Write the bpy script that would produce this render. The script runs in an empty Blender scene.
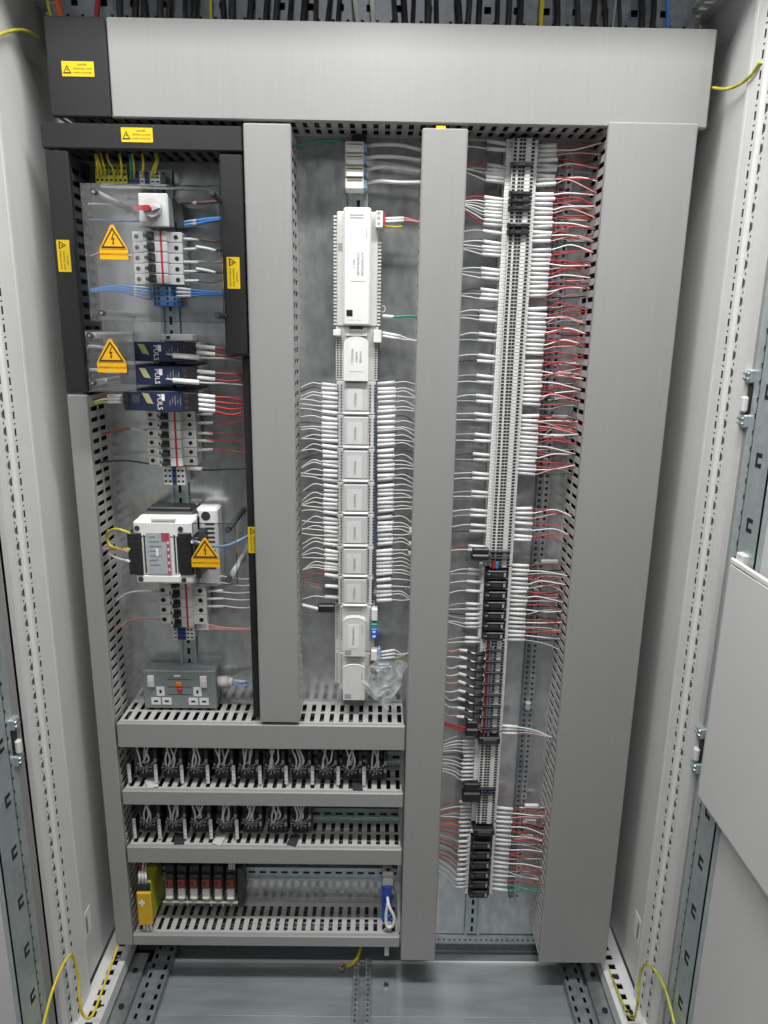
import bpy, math, random
from mathutils import Matrix, Vector
import numpy as np
random.seed(7)
sc = bpy.context.scene
COL = sc.collection
# ------------------------------------------------------------------ camera
F, CX, CY, D = 715.0, 384.0, 512.0, 1.40
def _axes():
    z = -np.array([337 - CX, -(3380 - CY), -F]); z /= np.linalg.norm(z)
    x = np.array([1.0, -0.0155, -F / 77000]); x -= z * (x @ z); x /= np.linalg.norm(x)
    return np.array([x, np.cross(z, x), z])
R = _axes()
def W(px, py, Y):                       # pixel -> (X, Z) on the plane at depth Y
    d = R @ np.array([px - CX, -(py - CY), -F]); t = (Y + D) / d[1]
    return d[0] * t, d[2] * t
def WP(p):
    x, z = W(p[0], p[1], p[2]); return (x, p[2], z)
def ZX(px, py, Z):
    d = R @ np.array([px - CX, -(py - CY), -F]); t = Z / d[2]; return d[0] * t, d[1] * t - D
def YX(px, py, X):
    d = R @ np.array([px - CX, -(py - CY), -F]); t = X / d[0]; return d[1] * t - D, d[2] * t
cam = bpy.data.cameras.new('camera'); camo = bpy.data.objects.new('camera', cam); COL.objects.link(camo)
M4 = Matrix([list(R[i]) + [0] for i in range(3)] + [[0, 0, 0, 1]])
M4.translation = Vector((0, -D, 0)); camo.matrix_world = M4
cam.sensor_width = 36; cam.lens = F / 1024 * 36; cam.clip_start = .02; cam.clip_end = 200
sc.camera = camo

# ------------------------------------------------------------------ materials
MATS = {}
def mat(name, col, rough=.5, metal=0., var=.04, scale=30., bump=0., alpha=None, spec=.5, stretch=None, trans=0.):
    m = bpy.data.materials.new(name); m.use_nodes = True
    nt = m.node_tree; b = nt.nodes['Principled BSDF']
    b.inputs['Roughness'].default_value = rough; b.inputs['Metallic'].default_value = metal
    b.inputs['Specular IOR Level'].default_value = spec
    tc = nt.nodes.new('ShaderNodeTexCoord'); mp = nt.nodes.new('ShaderNodeMapping')
    nt.links.new(tc.outputs['Object'], mp.inputs['Vector'])
    if stretch: mp.inputs['Scale'].default_value = stretch
    n = nt.nodes.new('ShaderNodeTexNoise'); n.inputs['Scale'].default_value = scale; n.inputs['Detail'].default_value = 4
    nt.links.new(mp.outputs[0], n.inputs['Vector'])
    r = nt.nodes.new('ShaderNodeValToRGB')
    r.color_ramp.elements[0].position = .3; r.color_ramp.elements[1].position = .7
    c = np.array(col)
    r.color_ramp.elements[0].color = (*np.clip(c * (1 - var), 0, 1), 1)
    r.color_ramp.elements[1].color = (*np.clip(c * (1 + var), 0, 1), 1)
    nt.links.new(n.outputs['Fac'], r.inputs['Fac']); nt.links.new(r.outputs[0], b.inputs['Base Color'])
    mr = nt.nodes.new('ShaderNodeMapRange'); mr.inputs['To Min'].default_value = max(0, rough - .07); mr.inputs['To Max'].default_value = min(1, rough + .07)
    nt.links.new(n.outputs['Fac'], mr.inputs['Value']); nt.links.new(mr.outputs[0], b.inputs['Roughness'])
    if bump:
        n2 = nt.nodes.new('ShaderNodeTexNoise'); n2.inputs['Scale'].default_value = scale * 6
        nt.links.new(mp.outputs[0], n2.inputs['Vector'])
        bp = nt.nodes.new('ShaderNodeBump'); bp.inputs['Strength'].default_value = bump; bp.inputs['Distance'].default_value = .001
        nt.links.new(n2.outputs['Fac'], bp.inputs['Height']); nt.links.new(bp.outputs[0], b.inputs['Normal'])
    MATS[name] = m; return m
mat('duct_grey', (.31, .311, .309), .31, var=.025, scale=30, bump=.03, stretch=(6, 1, .25), spec=.6)
mat('wall_grey', (.45, .447, .44), .45, var=.03)
mat('black_cover', (.017, .017, .019), .48, var=.08, scale=12)
mat('black_wall', (.045, .045, .05), .5)
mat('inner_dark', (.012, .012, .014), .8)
mat('panel_grey', (.66, .665, .66), .42, var=.015, scale=6, bump=.015)
mat('post_grey', (.745, .75, .745), .4, var=.02, scale=10)
mat('zinc', (.52, .55, .565), .34, .85, var=.16, scale=55, bump=.03)
mat('plate_zinc', (.585, .605, .612), .19, .68, var=.15, scale=48, stretch=(1.3, 1, .7), bump=.03)
mat('floor_zinc', (.36, .395, .41), .36, .5, var=.16, scale=16, stretch=(.35, 2.2, 1), bump=.02)
mat('rail_zinc', (.50, .57, .58), .34, .55, var=.1, scale=60)
mat('dark_zinc', (.26, .28, .31), .42, .5, var=.2, scale=60)  # darker zinc; on the cross rail it stands for painted shade
mat('white_plastic', (.80, .80, .79), .42, var=.02)
mat('grey_plastic', (.62, .62, .615), .45, var=.03)
mat('light_plastic', (.70, .70, .69), .45, var=.03)
mat('crimson', (.42, .06, .10), .5, var=.25, scale=150)
mat('module_grey', (.57, .565, .58), .45, var=.03); mat('module_blue', (.05, .08, .18), .5)
mat('label_blue', (.40, .44, .47), .45, var=.1, scale=120)
mat('hole_grey', (.10, .10, .10), .7)
mat('shade_mark_grey', (.27, .27, .265), .6)  # grey for the painted shade of the door gap, also small plate marks
mat('mid_plastic', (.36, .37, .37), .5)
mat('black_plastic', (.018, .018, .02), .4, var=.15)
mat('dark_grey', (.038, .039, .043), .45, var=.1)
mat('beige', (.62, .60, .52), .5)
mat('navy', (.018, .027, .075), .4, var=.1)
mat('blue', (.06, .27, .72), .45); mat('pale_blue', (.28, .45, .70), .45); mat('strong_blue', (.02, .12, .62), .4)
mat('deep_blue', (.03, .07, .22), .45)
mat('red', (.55, .02, .03), .4); mat('wire_red', (.40, .03, .035), .45); mat('jumper_red', (.26, .015, .03), .45); mat('jumper_blue', (.14, .20, .33), .45); mat('wire_pink', (.70, .30, .29), .45)
mat('wire_white', (.74, .74, .72), .45); mat('wire_grey', (.45, .45, .45), .5); mat('wire_black', (.015, .015, .017), .4)
mat('wire_brown', (.16, .07, .045), .5); mat('wire_green', (.03, .30, .22), .45); mat('wire_yellow', (.72, .56, .03), .45)
mat('wire_earth', (.50, .50, .05), .45, var=.35, scale=90); mat('wire_orange', (.75, .13, .02), .5)
mat('sleeve', (.74, .74, .745), .6, var=.12, scale=260, spec=.3); mat('sleeve_grey', (.52, .525, .53), .35, var=.14, scale=200)
mat('yellow', (.80, .56, .01), .45); mat('orange_yellow', (.86, .44, .008), .4); mat('relay_yellow', (.66, .40, .02), .4)
mat('relay_side', (.40, .40, .03), .5); mat('orange', (.85, .22, .01), .4)
mat('ink', (.02, .018, .015), .6); mat('pale_ink', (.25, .25, .25), .6); mat('paper', (.82, .82, .81), .6)
mat('socket_grey', (.225, .262, .262), .4, var=.06, scale=40, bump=.02)
mat('floor', (.26, .26, .26), .5, var=.1, scale=4)
mat('sky', (.3, .3, .3), .9)
mat('steel', (.6, .6, .6), .25, 1.)
mat('tag_grey', (.55, .56, .56), .4); mat('logo', (.45, .47, .20), .5); mat('dull_red', (.30, .05, .03), .5)
def clear(name, tint, gl, rough):
    m = bpy.data.materials.new(name); m.use_nodes = True; nt = m.node_tree; nt.nodes.clear()
    o = nt.nodes.new('ShaderNodeOutputMaterial'); mx = nt.nodes.new('ShaderNodeMixShader')
    t = nt.nodes.new('ShaderNodeBsdfTransparent'); g = nt.nodes.new('ShaderNodeBsdfGlossy'); fr = nt.nodes.new('ShaderNodeFresnel')
    n = nt.nodes.new('ShaderNodeTexNoise'); n.inputs['Scale'].default_value = 25
    mu = nt.nodes.new('ShaderNodeMath'); mu.operation = 'MULTIPLY_ADD'; mu.inputs[1].default_value = gl; mu.inputs[2].default_value = gl * .06
    t.inputs[0].default_value = (*tint, 1); g.inputs['Roughness'].default_value = rough
    fr.inputs['IOR'].default_value = 1.45
    nt.links.new(fr.outputs[0], mu.inputs[0]); nt.links.new(mu.outputs[0], mx.inputs[0])
    nt.links.new(t.outputs[0], mx.inputs[1]); nt.links.new(g.outputs[0], mx.inputs[2]); nt.links.new(mx.outputs[0], o.inputs[0])
    MATS[name] = m
clear('clear', (.92, .93, .94), 1.3, .07)
clear('clear_edge', (.62, .66, .68), 1.5, .1)
def bagmat():
    m = bpy.data.materials.new('bag_film'); m.use_nodes = True; nt = m.node_tree; nt.nodes.clear()
    o = nt.nodes.new('ShaderNodeOutputMaterial'); mx = nt.nodes.new('ShaderNodeMixShader')
    t = nt.nodes.new('ShaderNodeBsdfTransparent'); b = nt.nodes.new('ShaderNodeBsdfPrincipled')
    t.inputs[0].default_value = (.9, .91, .92, 1)
    b.inputs['Base Color'].default_value = (.75, .77, .78, 1); b.inputs['Roughness'].default_value = .12
    n = nt.nodes.new('ShaderNodeTexNoise'); n.inputs['Scale'].default_value = 2.2; n.inputs['Detail'].default_value = .6; n.inputs['Distortion'].default_value = 2.2
    bp = nt.nodes.new('ShaderNodeBump'); bp.inputs['Strength'].default_value = .6; bp.inputs['Distance'].default_value = .02
    rp = nt.nodes.new('ShaderNodeMapRange'); rp.inputs['From Min'].default_value = .42; rp.inputs['From Max'].default_value = .72; rp.inputs['To Min'].default_value = .12; rp.inputs['To Max'].default_value = .5
    nt.links.new(n.outputs['Fac'], bp.inputs['Height']); nt.links.new(bp.outputs[0], b.inputs['Normal'])
    nt.links.new(n.outputs['Fac'], rp.inputs['Value']); nt.links.new(rp.outputs[0], mx.inputs[0])
    nt.links.new(t.outputs[0], mx.inputs[1]); nt.links.new(b.outputs[0], mx.inputs[2]); nt.links.new(mx.outputs[0], o.inputs[0])
    MATS['bag_film'] = m
bagmat()

# ------------------------------------------------------------------ mesh builder
ORG = {}
class MB:
    def __init__(s): s.v = []; s.f = []; s.m = []; s.sm = []; s.keys = []
    def mi(s, k):
        if k not in s.keys: s.keys.append(k)
        return s.keys.index(k)
    def add(s, vs, fs, k, smooth=False):
        o = len(s.v); s.v += [tuple(map(float, v)) for v in vs]; i = s.mi(k)
        for f in fs: s.f.append([a + o for a in f]); s.m.append(i); s.sm.append(smooth)
    def box(s, x0, x1, y0, y1, z0, z1, k, b=0.):
        if x0 > x1: x0, x1 = x1, x0
        if y0 > y1: y0, y1 = y1, y0
        if z0 > z1: z0, z1 = z1, z0
        b = min(b, .45 * min(x1 - x0, y1 - y0, z1 - z0))
        if b <= 0:
            vs = [(x, y, z) for x in (x0, x1) for y in (y0, y1) for z in (z0, z1)]
            fs = [(0, 1, 3, 2), (4, 6, 7, 5), (0, 4, 5, 1), (2, 3, 7, 6), (0, 2, 6, 4), (1, 5, 7, 3)]
            s.add(vs, fs, k); return s
        lo, hi = (x0, y0, z0), (x1, y1, z1); vs = []; ix = {}
        for c in range(8):
            bits = [(c >> i) & 1 for i in range(3)]
            for a in range(3):
                p = []
                for i in range(3):
                    e = hi[i] if bits[i] else lo[i]
                    if i != a: e += -b if bits[i] else b
                    p.append(e)
                ix[(c, a)] = len(vs); vs.append(p)
        fs = []
        for a in range(3):
            o1, o2 = [i for i in range(3) if i != a]
            for sd in (0, 1):
                q = [(sd << a) | (p << o1) | (r << o2) for p, r in ((0, 0), (1, 0), (1, 1), (0, 1))]
                fs.append([ix[(c, a)] for c in q])
        for a in range(3):
            o1, o2 = [i for i in range(3) if i != a]
            for p in (0, 1):
                for r in (0, 1):
                    c0 = (p << o1) | (r << o2); c1 = c0 | (1 << a)
                    fs.append([ix[(c0, o1)], ix[(c1, o1)], ix[(c1, o2)], ix[(c0, o2)]])
        for c in range(8): fs.append([ix[(c, 0)], ix[(c, 1)], ix[(c, 2)]])
        s.add(vs, fs, k); return s
    def pbox(s, px0, py0, px1, py1, yf, yb, k, b=0.):          # a box whose front face is at depth yf
        mx, my = (px0 + px1) / 2, (py0 + py1) / 2
        s.box(W(px0, my, yf)[0], W(px1, my, yf)[0], yf, yb, W(mx, py1, yf)[1], W(mx, py0, yf)[1], k, b); return s
    def prism(s, pts, y0, y1, k):                               # XZ outline, thickness along Y
        n = len(pts); vs = [(x, y0, z) for x, z in pts] + [(x, y1, z) for x, z in pts]
        fs = [list(range(n)), list(range(2 * n - 1, n - 1, -1))] + [[i, i + n, (i + 1) % n + n, (i + 1) % n] for i in range(n)]
        s.add(vs, fs, k); return s
    def tube(s, pts, r, k, n=7, cap=True, r2=None):
        P = [Vector(p) for p in pts]; m = len(P); vs = []; up = None
        for i, p in enumerate(P):
            t = (P[min(i + 1, m - 1)] - P[max(i - 1, 0)]).normalized()
            if up is None:
                up = t.orthogonal().normalized()
            up = (up - t * up.dot(t)).normalized(); w = t.cross(up)
            rr = r if r2 is None else r + (r2 - r) * i / (m - 1)
            for j in range(n):
                a = 2 * math.pi * j / n; vs.append(p + (up * math.cos(a) + w * math.sin(a)) * rr)
        fs = [[i * n + j, i * n + (j + 1) % n, (i + 1) * n + (j + 1) % n, (i + 1) * n + j] for i in range(m - 1) for j in range(n)]
        s.add(vs, fs, k, True)
        if cap:
            o = len(s.v) - len(vs)
            s.f += [[o + j for j in range(n)][::-1], [o + (m - 1) * n + j for j in range(n)]]; s.m += [s.mi(k)] * 2; s.sm += [False] * 2
        return s
    def disc(s, x, z, y0, y1, r, k, n=14):
        s.tube([(x, y0, z), (x, y1, z)], r, k, n); return s
    def strip(s, ax, const, th, u0, u1, v0, v1, hu0, hu1, pitch, hv, k, off=0., dot=0.):
        # a bar of sheet with one row of true holes. ax 'x': plane X=const,u=Y,v=Z ; 'z': plane Z=const,u=X,v=Y ; 'y': plane Y=const,u=X,v=Z
        def bx(a0, a1, c0, c1):
            if a1 - a0 < 1e-5 or c1 - c0 < 1e-5: return
            if ax == 'x': s.box(const, const + th, a0, a1, c0, c1, k)
            elif ax == 'z': s.box(a0, a1, c0, c1, const, const + th, k)
            elif ax == 'w': s.box(c0, c1, a0, a1, const, const + th, k)      # plane Z=const,u=Y,v=X
            else: s.box(a0, a1, const, const + th, c0, c1, k)
        bx(u0, hu0, v0, v1); bx(hu1, u1, v0, v1)
        v = v0; c = v0 + pitch / 2 + off
        while c + hv / 2 < v1 - .002:
            bx(hu0, hu1, v, c - hv / 2); v = c + hv / 2
            if dot:
                d0 = c + pitch / 2
                if d0 + dot < v1: bx(hu0, hu1, v, d0 - dot / 2); v = d0 + dot / 2
            c += pitch
        bx(hu0, hu1, v, v1)
    def build(s, name, parent=None, org=None):
        o3 = Vector(ORG[parent.name] if parent is not None else (org if org is not None else (0, 0, 0)))
        me = bpy.data.meshes.new(name)
        me.from_pydata([tuple(Vector(v) - o3) for v in s.v], [], s.f)
        for k in s.keys: me.materials.append(MATS[k])
        me.polygons.foreach_set('material_index', s.m); me.polygons.foreach_set('use_smooth', s.sm)
        import bmesh
        bm = bmesh.new(); bm.from_mesh(me); bmesh.ops.recalc_face_normals(bm, faces=bm.faces); bm.to_mesh(me); bm.free()
        o = bpy.data.objects.new(name, me); COL.objects.link(o)
        if parent is not None: o.parent = parent
        else: o.location = o3
        ORG[o.name] = tuple(o3)
        return o
def tag(o, label, cat, group=None):
    o['label'] = label; o['category'] = cat
    if group: o['group'] = group
    return o
def thing(name, label, cat, loc=(0, 0, 0), group=None):
    o = bpy.data.objects.new(name, None); COL.objects.link(o); o.location = loc; o.empty_display_size = .02
    ORG[o.name] = tuple(loc); return tag(o, label, cat, group)
def dup(o, dloc, label, group=None):
    r = o.copy(); COL.objects.link(r); r.location = Vector(o.location) + Vector(dloc); r['label'] = label
    if group: r['group'] = group
    ORG[r.name] = tuple(r.location)
    for ch in list(o.children):
        c = ch.copy(); COL.objects.link(c); c.parent = r
        for g in list(ch.children):
            d = g.copy(); COL.objects.link(d); d.parent = c
    return r
ONES = 'zeroth first second third fourth fifth sixth seventh eighth ninth tenth eleventh twelfth thirteenth fourteenth fifteenth sixteenth seventeenth eighteenth nineteenth'.split()
TENS = {2: 'twent', 3: 'thirt', 4: 'fort', 5: 'fift', 6: 'sixt', 7: 'sevent', 8: 'eight', 9: 'ninet'}
def nth(n):
    if n < 20: return ONES[n]
    if n >= 100: return 'hundred and ' + nth(n - 100) if n > 100 else 'hundredth'
    t, u = divmod(n, 10); return TENS[t] + ('ieth' if u == 0 else 'y-' + ONES[u])
def text_mb(mb, txt, x, y, z, h, k, rot=0., align='CENTER', th=.0003):
    cu = bpy.data.curves.new('lettering', 'FONT'); cu.body = txt; cu.size = h / .7; cu.align_x = align; cu.align_y = 'CENTER'; cu.resolution_u = 2
    o = bpy.data.objects.new('lettering', cu); COL.objects.link(o)
    dg = bpy.context.evaluated_depsgraph_get(); me = bpy.data.meshes.new_from_object(o.evaluated_get(dg))
    c, s_ = math.cos(rot), math.sin(rot)
    vs = [(x + v.co.x * c - v.co.y * s_, y, z + v.co.x * s_ + v.co.y * c) for v in me.vertices]
    mb.add(vs, [list(p.vertices) for p in me.polygons], k)
    bpy.data.objects.remove(o); bpy.data.curves.remove(cu); bpy.data.meshes.remove(me)
def smooth(pts, n=6):
    P = [Vector(p) for p in pts]
    if len(P) < 3: return P
    P = [P[0] * 2 - P[1]] + P + [P[-1] * 2 - P[-2]]; out = []
    for i in range(1, len(P) - 2):
        a, b, c, d = P[i - 1:i + 3]
        for j in range(n):
            t = j / n
            out.append(.5 * (2 * b + (c - a) * t + (2 * a - 5 * b + 4 * c - d) * t * t + (3 * b - a - 3 * c + d) * t ** 3))
    out.append(P[-2]); return out
def wire(name, label, pts, r, k, group=None, sleeve=None, sr=.0026, world=False, sk='sleeve', cat='wire', seg=6):
    if not world:
        pts = [WP(p) for p in pts]; sleeve = [WP(p) for p in sleeve] if sleeve else None
    mb = MB(); mb.tube(smooth(pts), r, k, seg)
    o = tag(mb.build(name, org=pts[0]), label, cat, group)
    if sleeve:
        sb = MB(); sb.tube(sleeve, sr, sk, 8); sb.build('sleeve', o)
    return o
def rnd(a): return random.uniform(-a, a)

# ------------------------------------------------------------------ setting
fl = MB(); fl.box(-6, 6, -6, 3, -1.56, -1.54, 'floor'); f = fl.build('floor'); f['kind'] = 'structure'

# ------------------------------------------------------------------ cabinet
ZB, ZT = -1.40, .80
XL, XR = -.605, .572
cab = thing('control_cabinet', 'tall light grey steel control cabinet standing with both doors open', 'cabinet', (0, -.1, ZB))
m = MB(); m.box(-.575, .545, 0, .003, -1.375, .565, 'plate_zinc'); m.build('mounting_plate', cab)
m = MB(); m.box(XL - .02, XR + .02, .06, .065, ZB - .05, ZT, 'panel_grey'); m.build('back_wall', cab)
m = MB(); m.box(XL - .02, XR + .02, -.27, .06, ZT, ZT + .01, 'panel_grey'); m.build('roof', cab)
m = MB(); m.box(XL, XR, -.276, -.262, .695, ZT - .001, 'post_grey', .002); m.build('shading_header', cab)  # unseen bar added to block lamp light above the top duct
for sx, X in ((-1, XL), (1, XR)):
    m = MB(); m.box(X, X + sx * .015, -.18, .06, -1.36, ZT, 'panel_grey'); sp = m.build('side_panel', cab)
    # small sticker near the foot of the panel
    sy, sz = YX(88 if sx < 0 else 637, 922 if sx < 0 else 928, X - sx * .001)
    m = MB(); m.box(X - sx * .0008, X, sy - .016, sy + .016, sz - .03, sz + .03, 'paper'); m.box(X - sx * .0012, X - sx * .0009, sy - .010, sy - .002, sz - .022, sz + .018, 'pale_ink'); m.build('sticker', sp)
    # corner post: folded sheet with two rows of holes, closed behind
    m = MB(); xa = X - sx * .006; t = sx * .0006; o = -.010 if sx > 0 else -.030
    y1, y0 = -.170, -.278 if sx > 0 else -.292
    def row(x, ya, yb, h0, h1, hv, off=0., dot=0.): m.strip('x', x, t, ya + o, yb + o, ZB, ZT, h0 + o, h1 + o, .0277, hv, 'post_grey', off, dot)
    m.strip('x', xa, t, -.200 + o, y1, ZB, ZT, -.1935 + o, -.1870 + o, .0277, .0125, 'post_grey', 0., .0026)
    m.box(xa, xa + sx * .005, -.2004 + o, -.1999 + o, ZB, ZT, 'post_grey')
    xb = xa + sx * .005
    row(xb, -.2130, -.2000, -.2130, -.2085, .0155, .004)
    row(xb, -.2180, -.2131, -.2175, -.2131, .011, .004, .004)
    row(xb, -.2280, -.2181, -.2225, -.2181, .006, .004)
    m.box(xb, xb - sx * .004, -.2284 + o, -.2279 + o, ZB, ZT, 'post_grey')
    m.box(xb - sx * .004, xb + sx * .014, y0, -.2285 + o, ZB - .05, ZT, 'post_grey', .005)
    m.box(xa + sx * .0018, xa + sx * .0024, -.1998 + o, y1, ZB, ZT, 'inner_dark'); m.box(xb + sx * .0018, xb + sx * .0024, -.228 + o, -.2005 + o, ZB, ZT, 'hole_grey')
    m.box(xa, xa + sx * .012, y1 + .0001, y1 + .012, ZB, ZT, 'post_grey', .002)
    m.build('corner_post', cab)
    # bottom rail with square holes running to the back
    m = MB(); m.strip('w', -1.375, -.003, X - sx * .05 if sx > 0 else X, X if sx > 0 else X + .05, -.27, .05, X - sx * .028 - .007, X - sx * .028 + .007, .024, .013, 'post_grey') if False else None
    a, b_ = sorted((X, X - sx * .05)); c = X - sx * .03
    m.strip('z', -1.378, .003, a, b_, -.275, .05, c - .008, c + .008, .025, .014, 'post_grey')
    m.box(a, b_, -.275, .05, -1.40, -1.396, 'inner_dark')
    m.box(X - sx * .05, X - sx * .052, -.275, .05, -1.41, -1.3765, 'post_grey')
    m.build('bottom_rail', cab)
    # top depth rail
    m = MB(); a, b_ = sorted((X, X - sx * .05))
    m.strip('z', .545, .003, a, b_, -.255, .05, c - .008, c + .008, .025, .014, 'post_grey')
    m.build('top_rail', cab)
# upper cross rail with square punches (above the wide duct, its shade painted as darker zinc)
m = MB(); m.strip('y', -.012, .003, -.56, .54, .52, .575, -.02, -.02, 9, .01, 'zinc') if False else None
def hstrip(mb, y, th, x0, x1, z0, z1, h0, h1, pitch, hw, k, off=0.):
    mb.box(x0, x1, y, y + th, z0, h0, k); mb.box(x0, x1, y, y + th, h1, z1, k)
    x = x0; c = x0 + pitch / 2 + off
    while c + hw / 2 < x1 - .002:
        mb.box(x, c - hw / 2, y, y + th, h0, h1, k); x = c + hw / 2; c += pitch
    mb.box(x, x1, y, y + th, h0, h1, k)
hstrip(m, -.016, .003, -.55, .53, .510, .5215, .5145, .518, .025, .005, 'dark_zinc')
hstrip(m, -.016, .003, -.55, .53, .5215, .58, .530, .541, .05, .012, 'dark_zinc')
m.box(-.55, .53, -.006, -.004, .51, .58, 'inner_dark')
m.build('cross_rail', cab)
# floor plates
ZF = -1.432
m = MB(); m.box(-.55, .50, -.165, -.03, ZF, ZF - .004, 'floor_zinc', .001); m.build('gland_plate', cab)
m = MB(); m.box(-.55, .50, -.28, -.1665, ZF + .001, ZF - .004, 'floor_zinc', .001); m.build('gland_plate', cab)
m = MB(); m.box(-.50, .47, -.029, .055, ZF - .012, ZF - .016, 'floor_zinc'); m.box(-.5, .47, -.0295, -.026, ZF - .01, ZF + .005, 'post_grey')
m.box(-.62, .59, -.3, .06, ZF - .05, ZF - .045, 'inner_dark'); m.build('gland_plate', cab)
# perforated floor rails
def floor_rail(xa, w, tone, y0=-.28, y1=.02):
    m = MB(); h = ZF + .022
    m.strip('z', h, .002, xa, xa + w * .5, y0, y1, xa + w * .12, xa + w * .26, .025, .013, tone, .004)
    m.strip('z', h, .002, xa + w * .5, xa + w, y0, y1, xa + w * .72, xa + w * .88, .025, .013, tone)
    m.box(xa, xa + .002, y0, y1, ZF + .002, h, tone); m.box(xa + w - .002, xa + w, y0, y1, ZF + .002, h, tone)
    m.box(xa + .003, xa + w - .003, y0, y1, ZF + .003, ZF + .006, 'inner_dark')
    return m
floor_rail(-.505, .046, 'dark_zinc').build('floor_rail', cab)
floor_rail(.436, .04, 'dark_zinc').build('floor_rail', cab)
m = MB()
for xa in (-.040, -.013):
    m.strip('z', ZF + .012, .002, xa, xa + .013, -.28, -.03, xa + .004, xa + .009, .0125, .006, 'zinc')
    m.box(xa, xa + .002, -.28, -.03, ZF + .002, ZF + .012, 'zinc'); m.box(xa + .011, xa + .013, -.28, -.03, ZF + .002, ZF + .012, 'zinc')
m.box(-.027, -.013, -.28, -.03, ZF + .002, ZF + .004, 'dark_zinc'); m.build('floor_rail', cab)
for sx, X in ((-1, -.545), (1, .50)):   # lower corner brackets
    m = MB(); m.box(X - .012, X + .026, -.285, -.02, ZF + .012, ZF + .015, 'zinc', .001)
    for yy in (-.07, -.16, -.24): m.disc(X + .01, ZF + .0, 0, 0, .001, 'zinc') if False else m.tube([(X + .008, yy, ZF + .0152), (X + .008, yy, ZF + .019)], .006, 'inner_dark', 10)
    m.build('corner_bracket', cab)
m = MB()
for px, py in ((372, 967), (386, 985)):
    x, y = ZX(px, py, ZF + .003); m.tube([(x, y, ZF), (x, y, ZF + .005)], .006, 'steel', 8)
m.build('floor_screw', cab)
# lower strip under the mounting plate
m = MB(); hstrip(m, -.004, .002, -.56, .53, -1.40, -1.376, -1.391, -1.386, .0125, .005, 'zinc'); m.box(-.56, .53, .02, .022, -1.45, -1.376, 'dark_zinc'); m.build('lower_rail', cab)
# doors
for sx, X in ((-1, -.613), (1, .574)):
    d = MB(); d.box(X, X + sx * .002, -.87, -.292, ZB - .03, .62, 'panel_grey')
    d.box(X - sx * .016, X + sx * .002, -.292, -.2895, ZB - .03, .62, 'panel_grey')
    dr = d.build('door', cab)
    xf = X - sx * .010        # front face of the tubular door frame
    m = MB(); ya, yb = (-.385, -.329) if sx > 0 else (-.408, -.347)
    yl = yb + .028
    m.box(xf, xf + sx * .002, ya, yb, ZB, ZT, 'rail_zinc')
    m.box(xf, xf + sx * .0095, yb - .002, yb, ZB, ZT, 'rail_zinc'); m.box(xf, xf + sx * .0095, ya, ya + .002, ZB, ZT, 'rail_zinc')
    xs = xf + sx * .004
    m.strip('x', xs, sx * .002, yb, yl, ZB, ZT, yb + .007, yb + .0115, .025, .008, 'rail_zinc')
    m.box(xs + sx * .0035, xs + sx * .005, yb, yl, ZB, ZT, 'inner_dark')
    rl = m.build('door_frame', dr)
    m = MB(); m.box(xf + sx * .004, X, yl + .0005, -.285 if sx > 0 else -.2935, ZB, ZT, 'shade_mark_grey', .002); m.build('shade_mark_grey', dr)  # grey strip put in for the shaded recess at the door edge
    # C shaped punches: dark pieces, slightly proud, painting in the shade of the holes
    ref = YX(692, 908, xf)[1] if sx > 0 else YX(22.7, 899, xf)[1]
    yc = -.356 if sx > 0 else -.368
    z = ref - .6
    while z < ZT - .05:
        if z > ZB + .03:
            m = MB()
            for (u0, u1, w0, w1) in ((-.008, -.0035, -.011, .011), (-.0035, .008, .0045, .011), (-.0035, .008, -.011, -.0045)):
                m.box(xf - sx * .0006, xf + sx * .001, yc + (u0 if sx < 0 else -u1), yc + (u1 if sx < 0 else -u0), z + w0, z + w1, 'inner_dark')
            m.build('punched_slot', dr)
        z += .1
    # hinges between post and door frame
    for px, py in (((745, 400), (697, 750)) if sx > 0 else ((18, 742),)):
        hy, hz = YX(px, py, X - sx * .012)
        m = MB(); m.box(X - sx * .014, X - sx * .0005, hy - .010, hy + .010, hz - .042, hz - .022, 'rail_zinc', .002); m.box(X - sx * .014, X - sx * .0005, hy - .010, hy + .010, hz + .026, hz + .046, 'rail_zinc', .002)
        m.box(X - sx * .008, X - sx * .0005, hy - .009, hy + .009, hz - .0215, hz + .0255, 'black_plastic', .002)
        m.box(X - sx * .018, X - sx * .0085, hy - .008, hy + .004, hz - .019, hz + .006, 'light_plastic', .003)
        for dz in (-.036, -.028, .032, .040): m.tube([(X - sx * .0145, hy - .009, hz + dz), (X - sx * .0145, hy + .009, hz + dz)], .002, 'zinc', 6)
        m.build('hinge', dr)
# document pocket on the right door
pk = thing('document_pocket', 'large light grey document pocket hung inside the right cabinet door', 'document pocket', (.55, -.4, -.75))
m = MB(); m.box(.548, .5495, -.84, -.345, -.748, -.338, 'panel_grey', .0006); m.build('front_panel', pk)
m = MB(); m.box(.55, .5735, -.842, -.343, -.752, -.750, 'panel_grey'); m.build('bottom_panel', pk)
m = MB(); m.box(.549, .5545, -.842, -.341, -.338, -.3275, 'white_plastic', .0025); m.build('top_rim', pk)
m = MB(); m.box(.5555, .5735, -.366, -.344, -.345, -.318, 'panel_grey', .002); m.build('bracket', pk)
m = MB(); m.box(.5505, .562, -.3445, -.3435, -.748, -.34, 'panel_grey'); m.build('side_panel', pk)

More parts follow.
